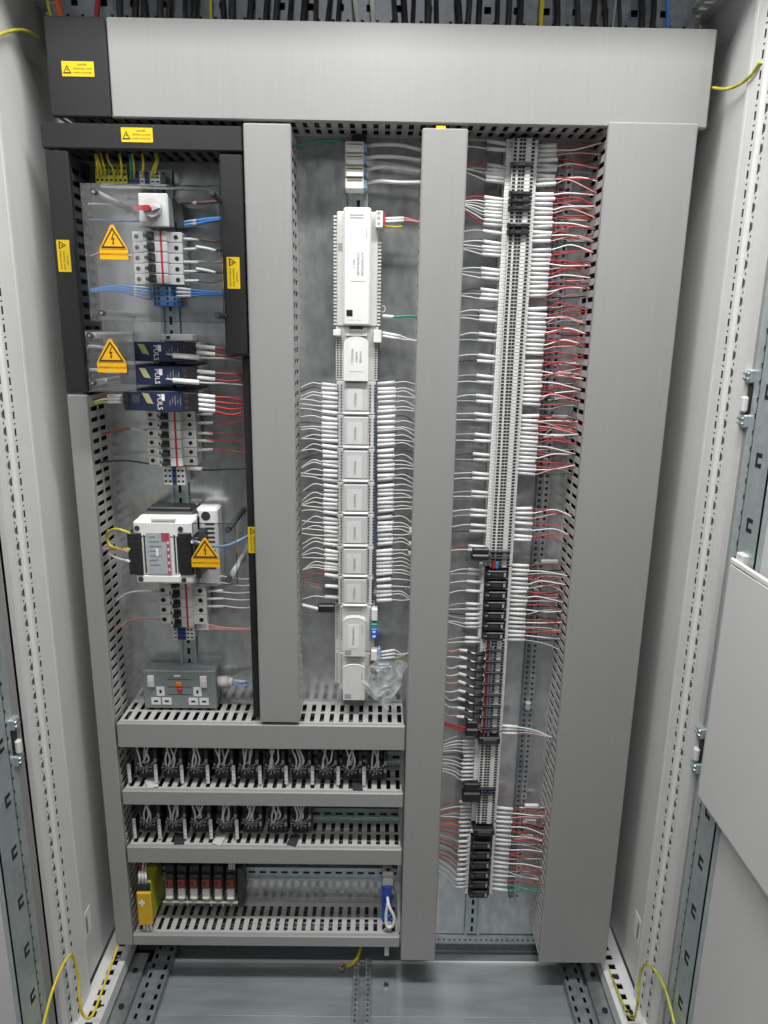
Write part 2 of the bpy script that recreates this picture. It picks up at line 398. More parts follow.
# ------------------------------------------------------------------ slotted wiring ducts
def duct(name, label, x0, x1, z0, z1, vert, cover, wall, depth=.1, yc=0., walls=(0, 1), cat='wiring duct', covers=None, wx0=None, wx1=None, phase=0.):
    root = thing(name, label, cat, ((x0 + x1) / 2, 0, z0))
    yf = -depth - yc
    for (a0, a1, ck) in (covers or [(None, None, cover)]):
        m = MB()
        if vert: m.box(x0, x1, yf, yf + .012, z0 if a0 is None else a0, z1 if a1 is None else a1, ck, .0022)
        else: m.box(x0 if a0 is None else a0, x1 if a1 is None else a1, yf, yf + .012, z0, z1, ck, .0022)
        m.build('cover', root)
    ybase, ytop = 0., yf + .006
    dpt = ybase - ytop
    h = [(.0, .012), (dpt * .45, dpt * .45 + .006), (dpt - .012, dpt)]     # solid bands measured from base
    a, b = (z0, z1) if vert else (x0, x1)
    for w in walls:
        m = MB()
        if vert:
            cx = (x0 + .002) if w == 0 else (x1 - .004)
            bx = lambda u0, u1, y0, y1: m.box(cx, cx + .002, y0, y1, u0, u1, wall)
        else:
            cz = (z0 + .002) if w == 0 else (z1 - .004)
            bx = lambda u0, u1, y0, y1: m.box(u0, u1, y0, y1, cz, cz + .002, wall)
        a2, b2 = a + .003, b - .003
        for (d0, d1) in h: bx(a2, b2, -d1, -d0)
        gaps = [(h[0][1], h[1][0]), (h[1][1], h[2][0])]
        u = a2; c = a2 + .01 + phase
        while c < b2 - .006:
            for g0, g1 in gaps: bx(u, c - .0044, -g1, -g0)
            u = c + .0044; c += .02
        for g0, g1 in gaps: bx(u, b2, -g1, -g0)
        m.build('slotted_wall', root)
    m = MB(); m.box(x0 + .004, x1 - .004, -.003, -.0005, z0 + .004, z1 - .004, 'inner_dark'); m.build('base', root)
    # mostly hidden loom of cables, added in black to darken the slots
    m = MB(); n = max(2, int((x1 - x0 if vert else z1 - z0) / .014))
    for i in range(n):
        for lay in range(3):
            q = (i + .5) / n; rr = .0055; yy = -.012 - lay * .022 - random.random() * .006
            if vert:
                X = x0 + .012 + (x1 - x0 - .024) * q
                m.tube([(X + rnd(.002), yy + rnd(.003), z0 + .006 + (z1 - z0 - .012) * j / 6) for j in range(7)], rr, 'wire_black', 6)
            else:
                Z = z0 + .012 + (z1 - z0 - .024) * q
                m.tube([(x0 + .006 + (x1 - x0 - .012) * j / 6, yy + rnd(.003), Z + rnd(.002)) for j in range(7)], rr, 'wire_black', 6)
    m.build('darkening_loom', root)
    return root
xs_split = W(108.5, 70, -.1)[0]
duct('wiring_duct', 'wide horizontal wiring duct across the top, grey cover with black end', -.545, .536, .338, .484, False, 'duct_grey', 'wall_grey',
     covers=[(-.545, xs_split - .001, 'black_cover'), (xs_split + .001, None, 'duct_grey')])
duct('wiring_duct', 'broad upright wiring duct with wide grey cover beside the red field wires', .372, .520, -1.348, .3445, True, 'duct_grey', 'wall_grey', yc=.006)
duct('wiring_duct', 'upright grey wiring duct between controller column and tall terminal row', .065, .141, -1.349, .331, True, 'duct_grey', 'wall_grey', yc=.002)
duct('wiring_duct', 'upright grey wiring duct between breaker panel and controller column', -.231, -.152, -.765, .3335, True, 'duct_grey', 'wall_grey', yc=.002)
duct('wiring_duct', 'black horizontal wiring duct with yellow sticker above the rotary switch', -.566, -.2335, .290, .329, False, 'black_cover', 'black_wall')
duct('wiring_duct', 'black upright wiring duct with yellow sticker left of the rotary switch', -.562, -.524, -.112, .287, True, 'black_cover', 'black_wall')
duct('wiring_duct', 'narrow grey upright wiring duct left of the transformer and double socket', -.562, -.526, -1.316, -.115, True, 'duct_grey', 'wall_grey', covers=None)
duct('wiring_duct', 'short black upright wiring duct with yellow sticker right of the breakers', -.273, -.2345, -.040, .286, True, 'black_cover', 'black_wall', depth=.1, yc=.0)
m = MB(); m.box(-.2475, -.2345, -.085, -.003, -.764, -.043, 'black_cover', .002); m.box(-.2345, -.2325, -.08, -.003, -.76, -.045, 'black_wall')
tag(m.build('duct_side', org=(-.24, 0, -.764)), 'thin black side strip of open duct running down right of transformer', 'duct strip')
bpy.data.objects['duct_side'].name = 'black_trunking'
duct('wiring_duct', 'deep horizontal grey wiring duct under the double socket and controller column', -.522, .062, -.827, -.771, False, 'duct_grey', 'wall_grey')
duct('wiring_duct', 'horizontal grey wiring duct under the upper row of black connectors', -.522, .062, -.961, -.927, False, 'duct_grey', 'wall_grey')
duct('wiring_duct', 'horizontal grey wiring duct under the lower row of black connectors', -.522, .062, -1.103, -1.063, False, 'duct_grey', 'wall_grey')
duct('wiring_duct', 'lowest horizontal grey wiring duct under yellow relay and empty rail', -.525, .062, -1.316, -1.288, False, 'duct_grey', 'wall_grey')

# ------------------------------------------------------------------ DIN rails
def din(label, vert, c, a, b):
    m = MB(); k = 'rail_zinc'
    segs = ((-.0175, -.0135, -.0075), (.0135, .0175, -.0075))
    for u0, u1, y in segs:
        (m.box(c + u0, c + u1, y, y + .0015, a, b, k) if vert else m.box(a, b, y, y + .0015, c + u0, c + u1, k))
    for u in (-.0135, .012):
        (m.box(c + u, c + u + .0015, -.0075, -.001, a, b, k) if vert else m.box(a, b, -.0075, -.001, c + u, c + u + .0015, k))
    if vert: 
        m.strip('y', -.002, .001, c - .012, c + .012, a, b, c - .003, c + .003, .025, .015, k)
        m.box(c - .012, c + .012, -.0009, -.0004, a, b, 'inner_dark')
    else:
        hstrip(m, -.002, .001, a, b, c - .012, c + .012, c - .003, c + .003, .025, .015, k)
        m.box(a, b, -.0009, -.0004, c - .012, c + .012, 'inner_dark')
    return tag(m.build('din_rail', org=((c, 0, a) if vert else (a, 0, c))), label, 'mounting rail')
din('upright zinc mounting rail behind the breakers and transformer', True, -.395, -.72, .28)
din('upright zinc mounting rail carrying the white controller column', True, -.043, -.76, .325)
din('upright zinc mounting rail carrying the tall terminal row, bare at its foot', True, .236, -1.372, .34)
din('horizontal zinc mounting rail behind the upper row of black connectors', False, -.905, -.515, .058)
din('horizontal zinc mounting rail behind the lower row of black connectors, bare end', False, -1.050, -.515, .058)
din('horizontal zinc mounting rail behind the yellow relay, bare middle length', False, -1.207, -.515, .058)

# ------------------------------------------------------------------ stickers
def small_sticker(px, py, w, h, Y, label, rot=0):
    x, z = W(px, py, Y)
    root = thing('warning_sticker', label, 'sticker', (x, Y, z))
    L, H = .052, .022
    m = MB()
    (m.box(x - L / 2, x + L / 2, Y - .0006, Y, z - H / 2, z + H / 2, 'yellow') if not rot else m.box(x - H / 2, x + H / 2, Y - .0006, Y, z - L / 2, z + L / 2, 'yellow'))
    m.build('sheet', root)
    m = MB(); c, s_ = math.cos(rot), math.sin(rot)
    def tr(u, v): return (x + u * c - v * s_, z + u * s_ + v * c)
    def tri(cx, cy, q): return [tr(cx - q, cy - q * .85), tr(cx + q, cy - q * .85), tr(cx, cy + q * .95)]
    a = tri(-.0175, -.001, .007); b = tri(-.0175, -.0012, .0046)
    for i in range(3):
        j = (i + 1) % 3; m.prism([a[i], a[j], b[j], b[i]], Y - .0009, Y - .0005, 'ink')
    m.prism([tr(-.0165, .0012), tr(-.019, -.0016), tr(-.0172, -.0016), tr(-.0183, -.0045), tr(-.0155, -.0006), tr(-.0172, -.0006)], Y - .0009, Y - .0005, 'ink')
    m.build('symbol', root)
    m = MB()
    for i, t in enumerate(('DANGER', 'TERMINALS ALIVE', 'WHEN ISOLATED')):
        u, v = tr(.007, .006 - i * .0058); text_mb(m, t, u, Y - .0008, v, .0027, 'ink', rot)
    m.build('lettering', root)
small_sticker(78, 69, 30, 14, -.1003, 'yellow warning sticker on the black end of the top duct')
small_sticker(137, 135, 30, 13, -.1003, 'yellow warning sticker on the black horizontal duct above rotary switch')
small_sticker(64, 256, 14, 30, -.1003, 'yellow warning sticker on black upright duct at far edge of panel', -math.pi / 2)
small_sticker(233.5, 273, 12, 30, -.1003, 'yellow warning sticker on short black duct right of the top breakers', -math.pi / 2)
small_sticker(254, 540, 12, 24, -.0853, 'yellow warning sticker half hidden on black strip beside transformer', -math.pi / 2)
def tri_sign(pxc, pyt, pyb, wpx, Y, label):
    pym = pyt + (pyb - pyt) * .70
    x0 = W(pxc - wpx / 2, pyb, Y)[0]; x1 = W(pxc + wpx / 2, pyb, Y)[0]; xc = (x0 + x1) / 2
    zt, zb, zm = W(pxc, pyt, Y)[1], W(pxc, pyb, Y)[1], W(pxc, pym, Y)[1]
    root = thing('warning_sign', label, 'warning sign', (xc, Y, zb))
    m = MB(); hw = (x1 - x0) / 2
    m.prism([(x0, zb), (x1, zb), (x1, zm), (xc + .0022, zt), (xc - .0022, zt), (x0, zm)], Y - .0012, Y, 'orange_yellow'); m.build('sheet', root)
    m = MB()
    def T(q, dz): 
        h = (zt - zm); return [(xc - hw * q, zm + dz), (xc + hw * q, zm + dz), (xc, zm + dz + h * q * .98)]
    a = T(.88, .0015); b = T(.70, .0042)
    for i in range(3):
        j = (i + 1) % 3; m.prism([a[i], a[j], b[j], b[i]], Y - .0016, Y - .0011, 'ink')
    m.build('border', root)
    m = MB(); s = (zt - zm) * .5; z0 = zm + (zt - zm) * .16
    p = [(.06, 1.), (-.16, .46), (.02, .48), (-.03, .2), (-.09, .22), (.02, 0.), (.12, .24), (.05, .22), (.15, .60), (-.03, .58), (.14, 1.)]
    m.prism([(xc + u * s, z0 + v * s) for u, v in p], Y - .0016, Y - .0011, 'ink'); m.build('lightning_bolt', root)
    m = MB(); m.box(x0 + .001, x1 - .001, Y - .0014, Y - .0011, zm - .0006, zm, 'ink')
    text_mb(m, 'DANGEROUS VOLTAGE', xc, Y - .0016, (zm + zb) / 2, .0032, 'ink'); m.build('lettering', root)
YC = -.152
tri_sign(114.5, 225, 259.5, 28, YC - .0015, 'triangular high voltage warning sign on clear cover over rotary switch')
tri_sign(112.5, 339, 372.5, 29, YC - .0015, 'triangular high voltage warning sign on clear cover by navy power supplies')
tri_sign(206, 538, 567, 28, YC - .0015, 'triangular high voltage warning sign on clear cover by the transformer')

# ------------------------------------------------------------------ clear covers with stand-offs
def clear_cover(px0, py0, px1, py1, label, posts):
    mx, my = (px0 + px1) / 2, (py0 + py1) / 2
    x0, x1 = W(px0, my, YC)[0], W(px1, my, YC)[0]; z1, z0 = W(mx, py0, YC)[1], W(mx, py1, YC)[1]
    root = thing('clear_cover', label, 'protective cover', ((x0 + x1) / 2, 0, z0))
    m = MB(); m.box(x0, x1, YC, YC + .003, z0, z1, 'clear'); m.build('acrylic_sheet', root)
    m = MB(); e = .0012
    m.box(x0 - e, x0 - .0001, YC, YC + .003, z0, z1, 'clear_edge'); m.box(x1 + .0001, x1 + e, YC, YC + .003, z0, z1, 'clear_edge')
    m.box(x0, x1, YC, YC + .003, z0 - e, z0 - .0001, 'clear_edge'); m.box(x0, x1, YC, YC + .003, z1 + .0001, z1 + e, 'clear_edge'); m.build('edge', root)
    for px, py, k in posts:
        x, z = W(px, py, YC); m = MB()
        m.disc(x, z, YC + .004, -.001, .0055, k, 10); m.disc(x, z, YC - .003, YC - .0004, .005, 'dark_grey', 10); m.disc(x, z, YC - .0036, YC - .003, .0025, 'steel', 8)
        m.build('standoff', root)
clear_cover(86, 185, 221, 321, 'clear acrylic cover over rotary switch and top breakers', [(94, 192, 'mid_plastic'), (212, 193, 'dark_grey'), (102, 313, 'light_plastic'), (217, 315, 'dark_grey')])
clear_cover(88, 331, 134.5, 391, 'small clear acrylic cover over ends of the navy power supplies', [(90, 335.5, 'light_plastic'), (93, 383, 'light_plastic')])
clear_cover(194, 524, 236, 584, 'clear acrylic cover over the right side of the transformer', [(228, 530, 'dark_grey'), (228.5, 580, 'grey_plastic')])

# ------------------------------------------------------------------ breaker column
def breaker(x0, x1, z0, z1, label, group):
    w = x1 - x0; root = thing('circuit_breaker', label, 'circuit breaker', ((x0 + x1) / 2, -.008, z0), group)
    z0 += .0004; z1 -= .0004; zc = (z0 + z1) / 2; h = z1 - z0
    m = MB(); m.box(x0, x1, -.050, -.0085, z0, z1, 'light_plastic', .001)
    m.box(x0 + w * .26, x1 - w * .26, -.066, -.0499, z0, z1, 'light_plastic', .0015); m.build('body', root)
    for q in (.085, .88):
        m = MB(); m.disc(x0 + w * q, zc, -.0506, -.045, h * .23, 'inner_dark', 10); m.build('terminal_screw', root)
    m = MB(); m.box(x0 + w * .36, x0 + w * .48, -.080, -.0662, zc - h * .30, zc + h * .12, 'black_plastic', .001)
    m.box(x0 + w * .35, x0 + w * .50, -.0668, -.066, zc - h * .40, zc + h * .40, 'dark_grey'); m.build('toggle', root)
    m = MB(); m.box(x0 + w * .61, x0 + w * .65, -.0664, -.066, z0, z1, 'red'); m.build('red_stripe', root)
    m = MB(); m.box(x0 + w * .17, x0 + w * .23, -.0505, -.05, zc - h * .3, zc + h * .3, 'paper'); m.build('marker', root)
    m = MB(); m.box(x0 + w * .28, x0 + w * .31, -.0665, -.066, zc - h * .15, zc + h * .15, 'ink'); m.build('indicator', root)
    return root
def breakers(px0, px1, py0, py1, n, where, group):
    x0, x1 = W(px0, (py0 + py1) / 2, -.052)[0], W(px1, (py0 + py1) / 2, -.052)[0]
    z1, z0 = W((px0 + px1) / 2, py0, -.058)[1], W((px0 + px1) / 2, py1, -.058)[1]
    h = (z1 - z0) / n; first = None
    for i in range(n):
        lb = 'white single pole breaker, ' + (nth(i + 1) + ' from the top' if i < n - 1 else 'lowest') + ' of ' + where
        if first is None: first = breaker(x0, x1, z1 - h, z1, lb, group)
        else: dup(first, (0, 0, -h * i), lb)
    return x0, x1, z0, z1, h
b1 = breakers(133, 182.5, 231, 284.5, 5, 'the five breakers under the rotary switch', 'breakers under the rotary switch')
b2 = breakers(147, 196, 411, 466, 6, 'the six breakers under navy power supplies', 'breakers under the power supplies')
b3 = breakers(159, 206, 577, 626, 5, 'the five breakers under the transformer', 'breakers under the transformer')
# wires of the breakers
def brk_wires(py_list, px_a, px_b, px_end, cols, where, yd=0, slk=16, grp=None):
    for i, py in enumerate(py_list):
        k, nm = cols[i % len(cols)]
        wire('breaker_wire', f'{nm} sleeved wire, {nth(i + 1)} from the top leaving {where}', [(px_a, py, -.045), (px_b, py + rnd(1), -.05), ((px_b + px_end) / 2, py + 1 + rnd(1.5), -.055), (px_end, py + rnd(2.5) + yd, -.05)], .0013, k, grp,
             [(px_a + 1, py, -.045), (px_a + slk, py + rnd(.7), -.049)])
brk_wires([239, 249.5, 262, 271.5, 281], 183, 198, 224, [('wire_brown', 'brown'), ('wire_black', 'black'), ('wire_grey', 'grey'), ('wire_black', 'black'), ('wire_brown', 'brown')], 'right of top breakers', -1)
brk_wires([414, 423, 433, 440.5, 450], 197, 212, 250, [('wire_red', 'red')], 'right of the six breakers', 2)
brk_wires([576.5, 583.5, 591, 599, 606.5], 207, 222, 259, [('wire_white', 'white')], 'right of the lower breakers', 0)
for i, py in enumerate((247, 269)):
    wire('breaker_wire', ('upper' if i == 0 else 'lower') + ' bare silver link lying beside the top breakers', [(196, py, -.07), (206, py + 1.5, -.07), (216, py + 4, -.07)], .003, 'paper')
wire('breaker_wire', 'red wire with white sleeve leaving left of the six breakers', [(147, 430, -.045), (130, 429, -.05), (115, 431, -.05), (102, 434, -.05)], .0014, 'wire_red', None, [(146, 430, -.045), (131, 429, -.05)])
wire('breaker_wire', 'black wire curving left from the lowest of the six breakers', [(150, 464, -.045), (130, 461, -.05), (112, 461, -.05), (98, 463, -.05)], .0016, 'wire_black')
wire('breaker_wire', 'white wire arching left from the lower breakers to slotted duct', [(160, 591, -.045), (143, 591, -.05), (128, 593, -.05), (116, 601, -.05)], .0017, 'wire_white', None, [(159, 591.5, -.045), (144, 591, -.05)])
wire('breaker_wire', 'pink wire arching left from below the lower breakers', [(163, 620, -.045), (145, 618, -.05), (130, 620, -.05), (114, 631, -.05)], .0015, 'wire_pink')
wire('breaker_wire', 'pale red wire entering left side of the top breakers', [(134, 256, -.045), (118, 254, -.05), (104, 252, -.05), (90, 256, -.05)], .0014, 'wire_pink', None, [(133, 256, -.045), (124, 255, -.05)])
wire('breaker_wire', 'black wire with sleeves running right below the six breakers', [(186, 468, -.04), (205, 470, -.05), (230, 469, -.05), (254, 468, -.05)], .002, 'wire_black', None, [(187, 468, -.04), (202, 469, -.049)], sr=.004)
for i in range(3):
    wire('breaker_wire', f'{("upper", "middle", "lower")[i]} pink wire with sleeve running right below the lower breakers', [(196, 623 + i * 3, -.04), (210, 625 + i * 2, -.05), (228, 628 + i * .8, -.05), (262, 628.5 + i * .7, -.05)], .0014, 'wire_pink', None, [(197, 623 + i * 3, -.04), (209, 625 + i * 2, -.049)])
# terminals
def terminal_set(px0, px1, py0, py1, n, cols, yf, label, group, holes=2):
    x0, x1 = W(px0, (py0 + py1) / 2, yf)[0], W(px1, (py0 + py1) / 2, yf)[0]
    z1, z0 = W((px0 + px1) / 2, py0, yf)[1], W((px0 + px1) / 2, py1, yf)[1]; h = (z1 - z0) / n
    for i in range(n):
        m = MB(); a, b = z1 - h * (i + 1) + .0003, z1 - h * i - .0003; k = cols[i % len(cols)]; w = x1 - x0
        m.box(x0, x1, yf + .012, -.008, a, b, k, .0006); m.box(x0 + w * .2, x1 - w * .2, yf, yf + .0121, a, b, k, .0006)
        for q in (.1, .32, .68, .9): m.box(x0 + w * (q - .05), x0 + w * (q + .05), yf - .0002 if .2 < q < .8 else yf + .0118, yf + .014, a + h * .2, b - h * .2, 'inner_dark')
        tag(m.build('terminal_block', org=((x0 + x1) / 2, -.008, a)), label(i), 'terminal block', group)
def terminal_cols(px0, px1, py0, py1, cols, yf, label, group):    # blocks side by side
    z1, z0 = W((px0 + px1) / 2, py0, yf)[1], W((px0 + px1) / 2, py1, yf)[1]
    x0, x1 = W(px0, (py0 + py1) / 2, yf)[0], W(px1, (py0 + py1) / 2, yf)[0]; n = len(cols); h = (x1 - x0) / n
    for i in range(n):
        m = MB(); a, b = x0 + h * i + .0003, x0 + h * (i + 1) - .0003
        m.box(a, b, yf, -.008, z0, z1, cols[i], .0006)
        for q in (.2, .5, .8): m.box(a + h * .2, b - h * .2, yf - .0003, yf + .001, z0 + (z1 - z0) * (q - .06), z0 + (z1 - z0) * (q + .06), 'inner_dark')
        tag(m.build('terminal_block', org=(a, -.008, z0)), label(i), 'terminal block', group)
terminal_set(151, 175, 286, 306, 4, ['pale_blue', 'blue', 'pale_blue', 'blue'], -.05, lambda i: f'pale blue terminal block, {nth(i + 1)} from the top below the top breakers', 'blue terminals below the top breakers')
terminal_cols(163.5, 185, 467, 485, ['light_plastic', 'light_plastic', 'deep_blue', 'light_plastic', 'light_plastic'], -.05, lambda i: f'{"dark blue" if i == 2 else "grey"} terminal block, {nth(i + 1)} from the left below six breakers', 'terminals below the six breakers')
terminal_cols(173.5, 194, 627, 640, ['light_plastic', 'deep_blue', 'deep_blue', 'light_plastic', 'light_plastic'], -.05, lambda i: f'{"dark blue" if i in (1, 2) else "grey"} terminal block, {nth(i + 1)} from the left below lower breakers', 'terminals below the lower breakers')
for i in range(4):
    wire('breaker_wire', f'blue wire, {nth(i + 1)} from the top running left from blue terminals', [(152, 289 + i * 3.4, -.045), (133, 287 + i * 2.6, -.055), (112, 286 + i * 1.5, -.055), (89, 290 + i * .8, -.06)], .0016, 'blue', 'blue wires left of the blue terminals', [(150, 288.8 + i * 3.4, -.045), (134, 287.2 + i * 2.6, -.054)])
for i in range(3):
    wire('breaker_wire', f'blue wire, {nth(i + 1)} from the top running right from blue terminals', [(176, 288 + i * 4, -.045), (192, 290 + i * 3, -.055), (208, 291.5 + i * 1.5, -.055), (226, 293 + i * 1.2, -.055)], .0016, 'blue', 'blue wires right of the blue terminals', [(177, 288.3 + i * 4, -.045), (191, 290 + i * 3, -.054)])

# earth terminals at the head of the panel
gx = [96.5, 101, 105.5, 110, 114.5, 119, 123.5]
terminal_cols(95, 127, 164, 184, ['wire_earth'] * 7, -.05, lambda i: f'yellow green earth terminal, {nth(i + 1)} from the left above the rotary switch', 'earth terminals above the rotary switch')
terminal_cols(129, 160, 171, 184, ['deep_blue', 'deep_blue', 'light_plastic', 'deep_blue', 'light_plastic', 'light_plastic'], -.05, lambda i: f'{"dark blue" if i in (0, 1, 3) else "grey"} terminal block, {nth(i + 1)} from the left above rotary switch', 'terminals beside the earth terminals')
for i, (a, b, k, nm) in enumerate([(95, 98, 'wire_yellow', 'yellow'), (97, 102, 'wire_yellow', 'yellow'), (101, 106, 'wire_earth', 'green yellow'), (107, 116, 'wire_earth', 'green yellow'), (119.5, 121.5, 'wire_yellow', 'yellow'), (129, 131, 'wire_green', 'green'),
                               (132, 134, 'wire_earth', 'green yellow'), (142, 142, 'wire_yellow', 'yellow'), (155, 150, 'wire_earth', 'green yellow'), (157, 153, 'wire_earth', 'green yellow')]):
    wire('earth_wire', f'{nm} earth wire, {nth(i + 1)} from the left above the rotary switch', [(a, 154, -.065), (a + 1.2, 160, -.07), ((a + b) / 2 + 1, 168, -.065), (b, 180, -.045)], .0021, k, 'earth wires above the rotary switch')
# extra slim busbar under clear cover top edge
m = MB(); m.pbox(100, 186, 212, 189, -.06, -.05, 'steel', .001); tag(m.build('busbar', org=WP((156, 188, -.05))), 'slim metal bar behind top edge of the large clear cover', 'metal bar')

# rotary isolator
rs = thing('rotary_switch', 'white rotary isolator switch with red lever at head of panel', 'switch', WP((153, 210, -.008)))
m = MB(); m.pbox(138.5, 193, 168, 227, -.075, -.069, 'white_plastic', .002); m.build('front_plate', rs)
m = MB(); m.pbox(143, 197, 169, 225, -.0685, -.04, 'mid_plastic', .001); m.pbox(141, 198, 174, 226, -.0395, -.008, 'dark_grey', .001); m.pbox(174.5, 202, 178, 222, -.036, -.0085, 'jumper_blue', .001); m.pbox(176, 203, 183, 228, -.04, -.0085, 'dark_grey', .001); m.build('body', rs)
kx, kz = W(153, 208, -.078); m = MB(); m.disc(kx, kz, -.088, -.075, .0155, 'white_plastic', 20); m.build('knob', rs)
m = MB(); m.prism([WP((q[0], q[1], -.090))[::2] for q in ((134.5, 206), (134.5, 210), (149, 211), (152, 208), (149, 205))], -.093, -.0882, 'red'); m.prism([WP((q[0], q[1], -.090))[::2] for q in ((152.3, 205), (152.3, 211), (160, 208))], -.093, -.0882, 'grey_plastic'); m.build('lever', rs)
for i, (py, k, nm) in enumerate(((204, 'wire_brown', 'brown'), (222, 'blue', 'upper blue'), (225, 'blue', 'lower blue'))):
    wire('supply_wire', f'thick {nm} wire entering right side of rotary switch', [(181, py + (0 if i < 1 else 1), -.03), (196, py - 1, -.05), (210, py - 2 - i, -.055), (226, py - 3 - i * 1.5, -.055)], .0028, k, None, [(182, py + (0 if i < 1 else 1), -.03), (197, py - 1, -.051)], sr=.0036, sk='wire_grey')
for i, (py, k, nm) in enumerate(((205, 'wire_grey', 'grey'), (221, 'deep_blue', 'dark blue'))):
    wire('supply_wire', f'{nm} wire running left from the rotary switch', [(140, py, -.03), (120, py, -.04), (100, py - 1, -.045), (88, py - 1, -.05)], .0018, k)

# power supplies
def psu(px0, px1, py0, py1, label):
    yf = -.112; my = (py0 + py1) / 2
    x0, x1 = W(px0, my, yf)[0], W(px1, my, yf)[0]; z1, z0 = W((px0 + px1) / 2, py0, yf)[1], W((px0 + px1) / 2, py1, yf)[1]; w = x1 - x0; h = z1 - z0
    r = thing('power_supply', label, 'power supply', ((x0 + x1) / 2, -.008, z0), 'navy power supplies')
    m = MB(); m.box(x0 + .004, x1 - .004, -.104, -.008, z0 + .001, z1 - .001, 'mid_plastic', .001); m.build('housing', r)
    m = MB(); m.box(x0, x1, yf, -.102, z0, z1, 'navy', .0015); m.build('front_panel', r)
    for xa, xb in ((x0 + w * .01, x0 + w * .075), (x0 + w * .80, x0 + w * .985)):
        m = MB(); m.box(xa, xb, yf - .004, yf - .0002, z0 + h * .06, z1 - h * .06, 'black_plastic', .001)
        n = 3
        for i in range(n):
            zc = z0 + h * (.2 + .3 * i)
            m.disc(xa + (xb - xa) * .3, zc, yf - .0046, yf - .003, h * .09, 'dark_grey', 8)
        m.build('terminal_strip', r)
    m = MB(); m.prism([(x0 + w * .255, z0 + h * .9), (x0 + w * .34, z0 + h * .86), (x0 + w * .40, z0 + h * .35), (x0 + w * .315, z0 + h * .40)], yf - .0006, yf - .0001, 'logo'); m.build('emblem', r)
    m = MB(); text_mb(m, 'PULS', x0 + w * .485, yf - .0005, z0 + h * .45, h * .26, 'paper', -math.pi / 2); m.build('lettering', r)
    m = MB(); m.box(x0 + w * .515, x0 + w * .555, yf - .0006, yf - .0001, z0 + h * .52, z0 + h * .85, 'paper')
    for i in range(4): m.box(x0 + w * .13 + i * .0032, x0 + w * .13 + i * .0032 + .0008, yf - .0005, yf - .0001, z0 + h * .4, z0 + h * (.75 + .05 * (i % 2)), 'pale_ink')
    for i in range(5): m.box(x0 + w * (.62 + i * .035), x0 + w * (.62 + i * .035) + .0012, yf - .0005, yf - .0001, z0 + h * (.3 + .1 * (i % 2)), z0 + h * (.55 + .12 * (i % 3)), 'pale_ink')
    m.build('marking', r)
    return x0, x1, z0, z1
psu(118, 196, 342, 361.5, 'topmost of the three navy blue power supplies')
psu(119.5, 197, 366, 385, 'middle one of the three navy blue power supplies')
psu(123.5, 198, 391, 411, 'lowest of the three navy blue power supplies, above six breakers')
for (y0, n, who) in ((346, 2, 'topmost'), (371, 2, 'middle'), (395, 4, 'lowest')):
    for i in range(n):
        y = y0 + i * (6.3 if n == 2 else 4.6)
        wire('supply_wire', f'red wire with white sleeve, {nth(i + 1)} from the top leaving the {who} navy power supply', [(195, y, -.108), (213, y + 2, -.10), (232, y + 3 + i, -.085), (252, y0 + (5 if n == 2 else 10) + i * 1.2, -.06)], .0018, 'wire_red', None, [(195, y, -.108), (215, y + 2, -.099)], sr=.0036)
    if n == 2:
        wire('supply_wire', f'white connector lead lying across the {who} navy power supply', [(166, y0 + 8, -.118), (180, y0 + 9.5, -.118), (205, y0 + 12, -.11), (225, y0 + 12.5, -.09), (252, y0 + 15, -.06)], .0018, 'wire_grey', None, [(173, y0 + 9.5, -.119), (199, y0 + 11.5, -.116)], sr=.0045)
for i, (y, k, nm) in enumerate(((346.5, 'wire_white', 'topmost'), (370, 'wire_white', 'middle'))):
    wire('supply_wire', f'thick white lead entering left end of the {nm} navy power supply', [(120, y + 2, -.108), (107, y + 1.5, -.10), (96, y, -.09), (87, y, -.07)], .003, k)
for i, (k, nm) in enumerate((('wire_brown', 'brown'), ('wire_white', 'white'), ('wire_earth', 'green yellow'))):
    wire('supply_wire', f'{nm} wire with sleeve entering left end of the lowest power supply', [(124, 396 + i * 3, -.108), (108, 396 + i * 3, -.10), (99, 398 + i * 2.5, -.08), (92, 401 + i * 2, -.06)], .0022, k, None, [(123, 396 + i * 3, -.108), (108, 396 + i * 3, -.1)], sr=.003)
m = MB(); m.pbox(160, 334, 192, 341, -.05, -.008, 'grey_plastic', .002); m.pbox(166, 336, 170, 339, -.0505, -.049, 'ink'); tag(m.build('end_stop', org=WP((176, 341, -.008))), 'grey rail end stop just above the topmost power supply', 'end stop')

# transformer
tr = thing('transformer', 'white framed transformer with black terminal blocks above the lower breakers', 'transformer', WP((165, 575, 0)))
m = MB()
yf = -.135
xa, xb = W(128, 555, yf)[0], W(195.5, 555, yf)[0]; zt, zb = W(163, 532, yf)[1], W(163, 583, yf)[1]
zT = W(165, 517, -.105)[1]
for z0, z1 in ((zt - .012, zT), (zb - .002, zb + .017)):
    m.box(xa + .012, xb - .004, yf, -.075, z0, z1, 'white_plastic', .004)
m.box(W(142.5, 555, yf)[0], W(177, 555, yf)[0], yf + .001, -.1, zb + .016, zt - .011, 'white_plastic')
m.box(xa + .004, xb - .002, -.098, -.0755, zb + .004, zt - .014, 'dark_grey', .003); m.box(xa + .01, xb - .004, -.098, -.0755, zt - .0135, zT - .001, 'white_plastic', .003)
m.build('front_frame', tr)
m = MB(); m.box(xa + .012, xb - .012, -.085, -.006, zb + .006, zT + .004, 'dark_grey', .004); m.box(xa + .02, xb - .02, -.07, -.03, zT, zT + .010, 'black_plastic', .003); m.box(xb - .012, xb + .005, -.124, -.035, zb + .004, zt - .013, 'black_plastic', .003); m.build('core', tr)
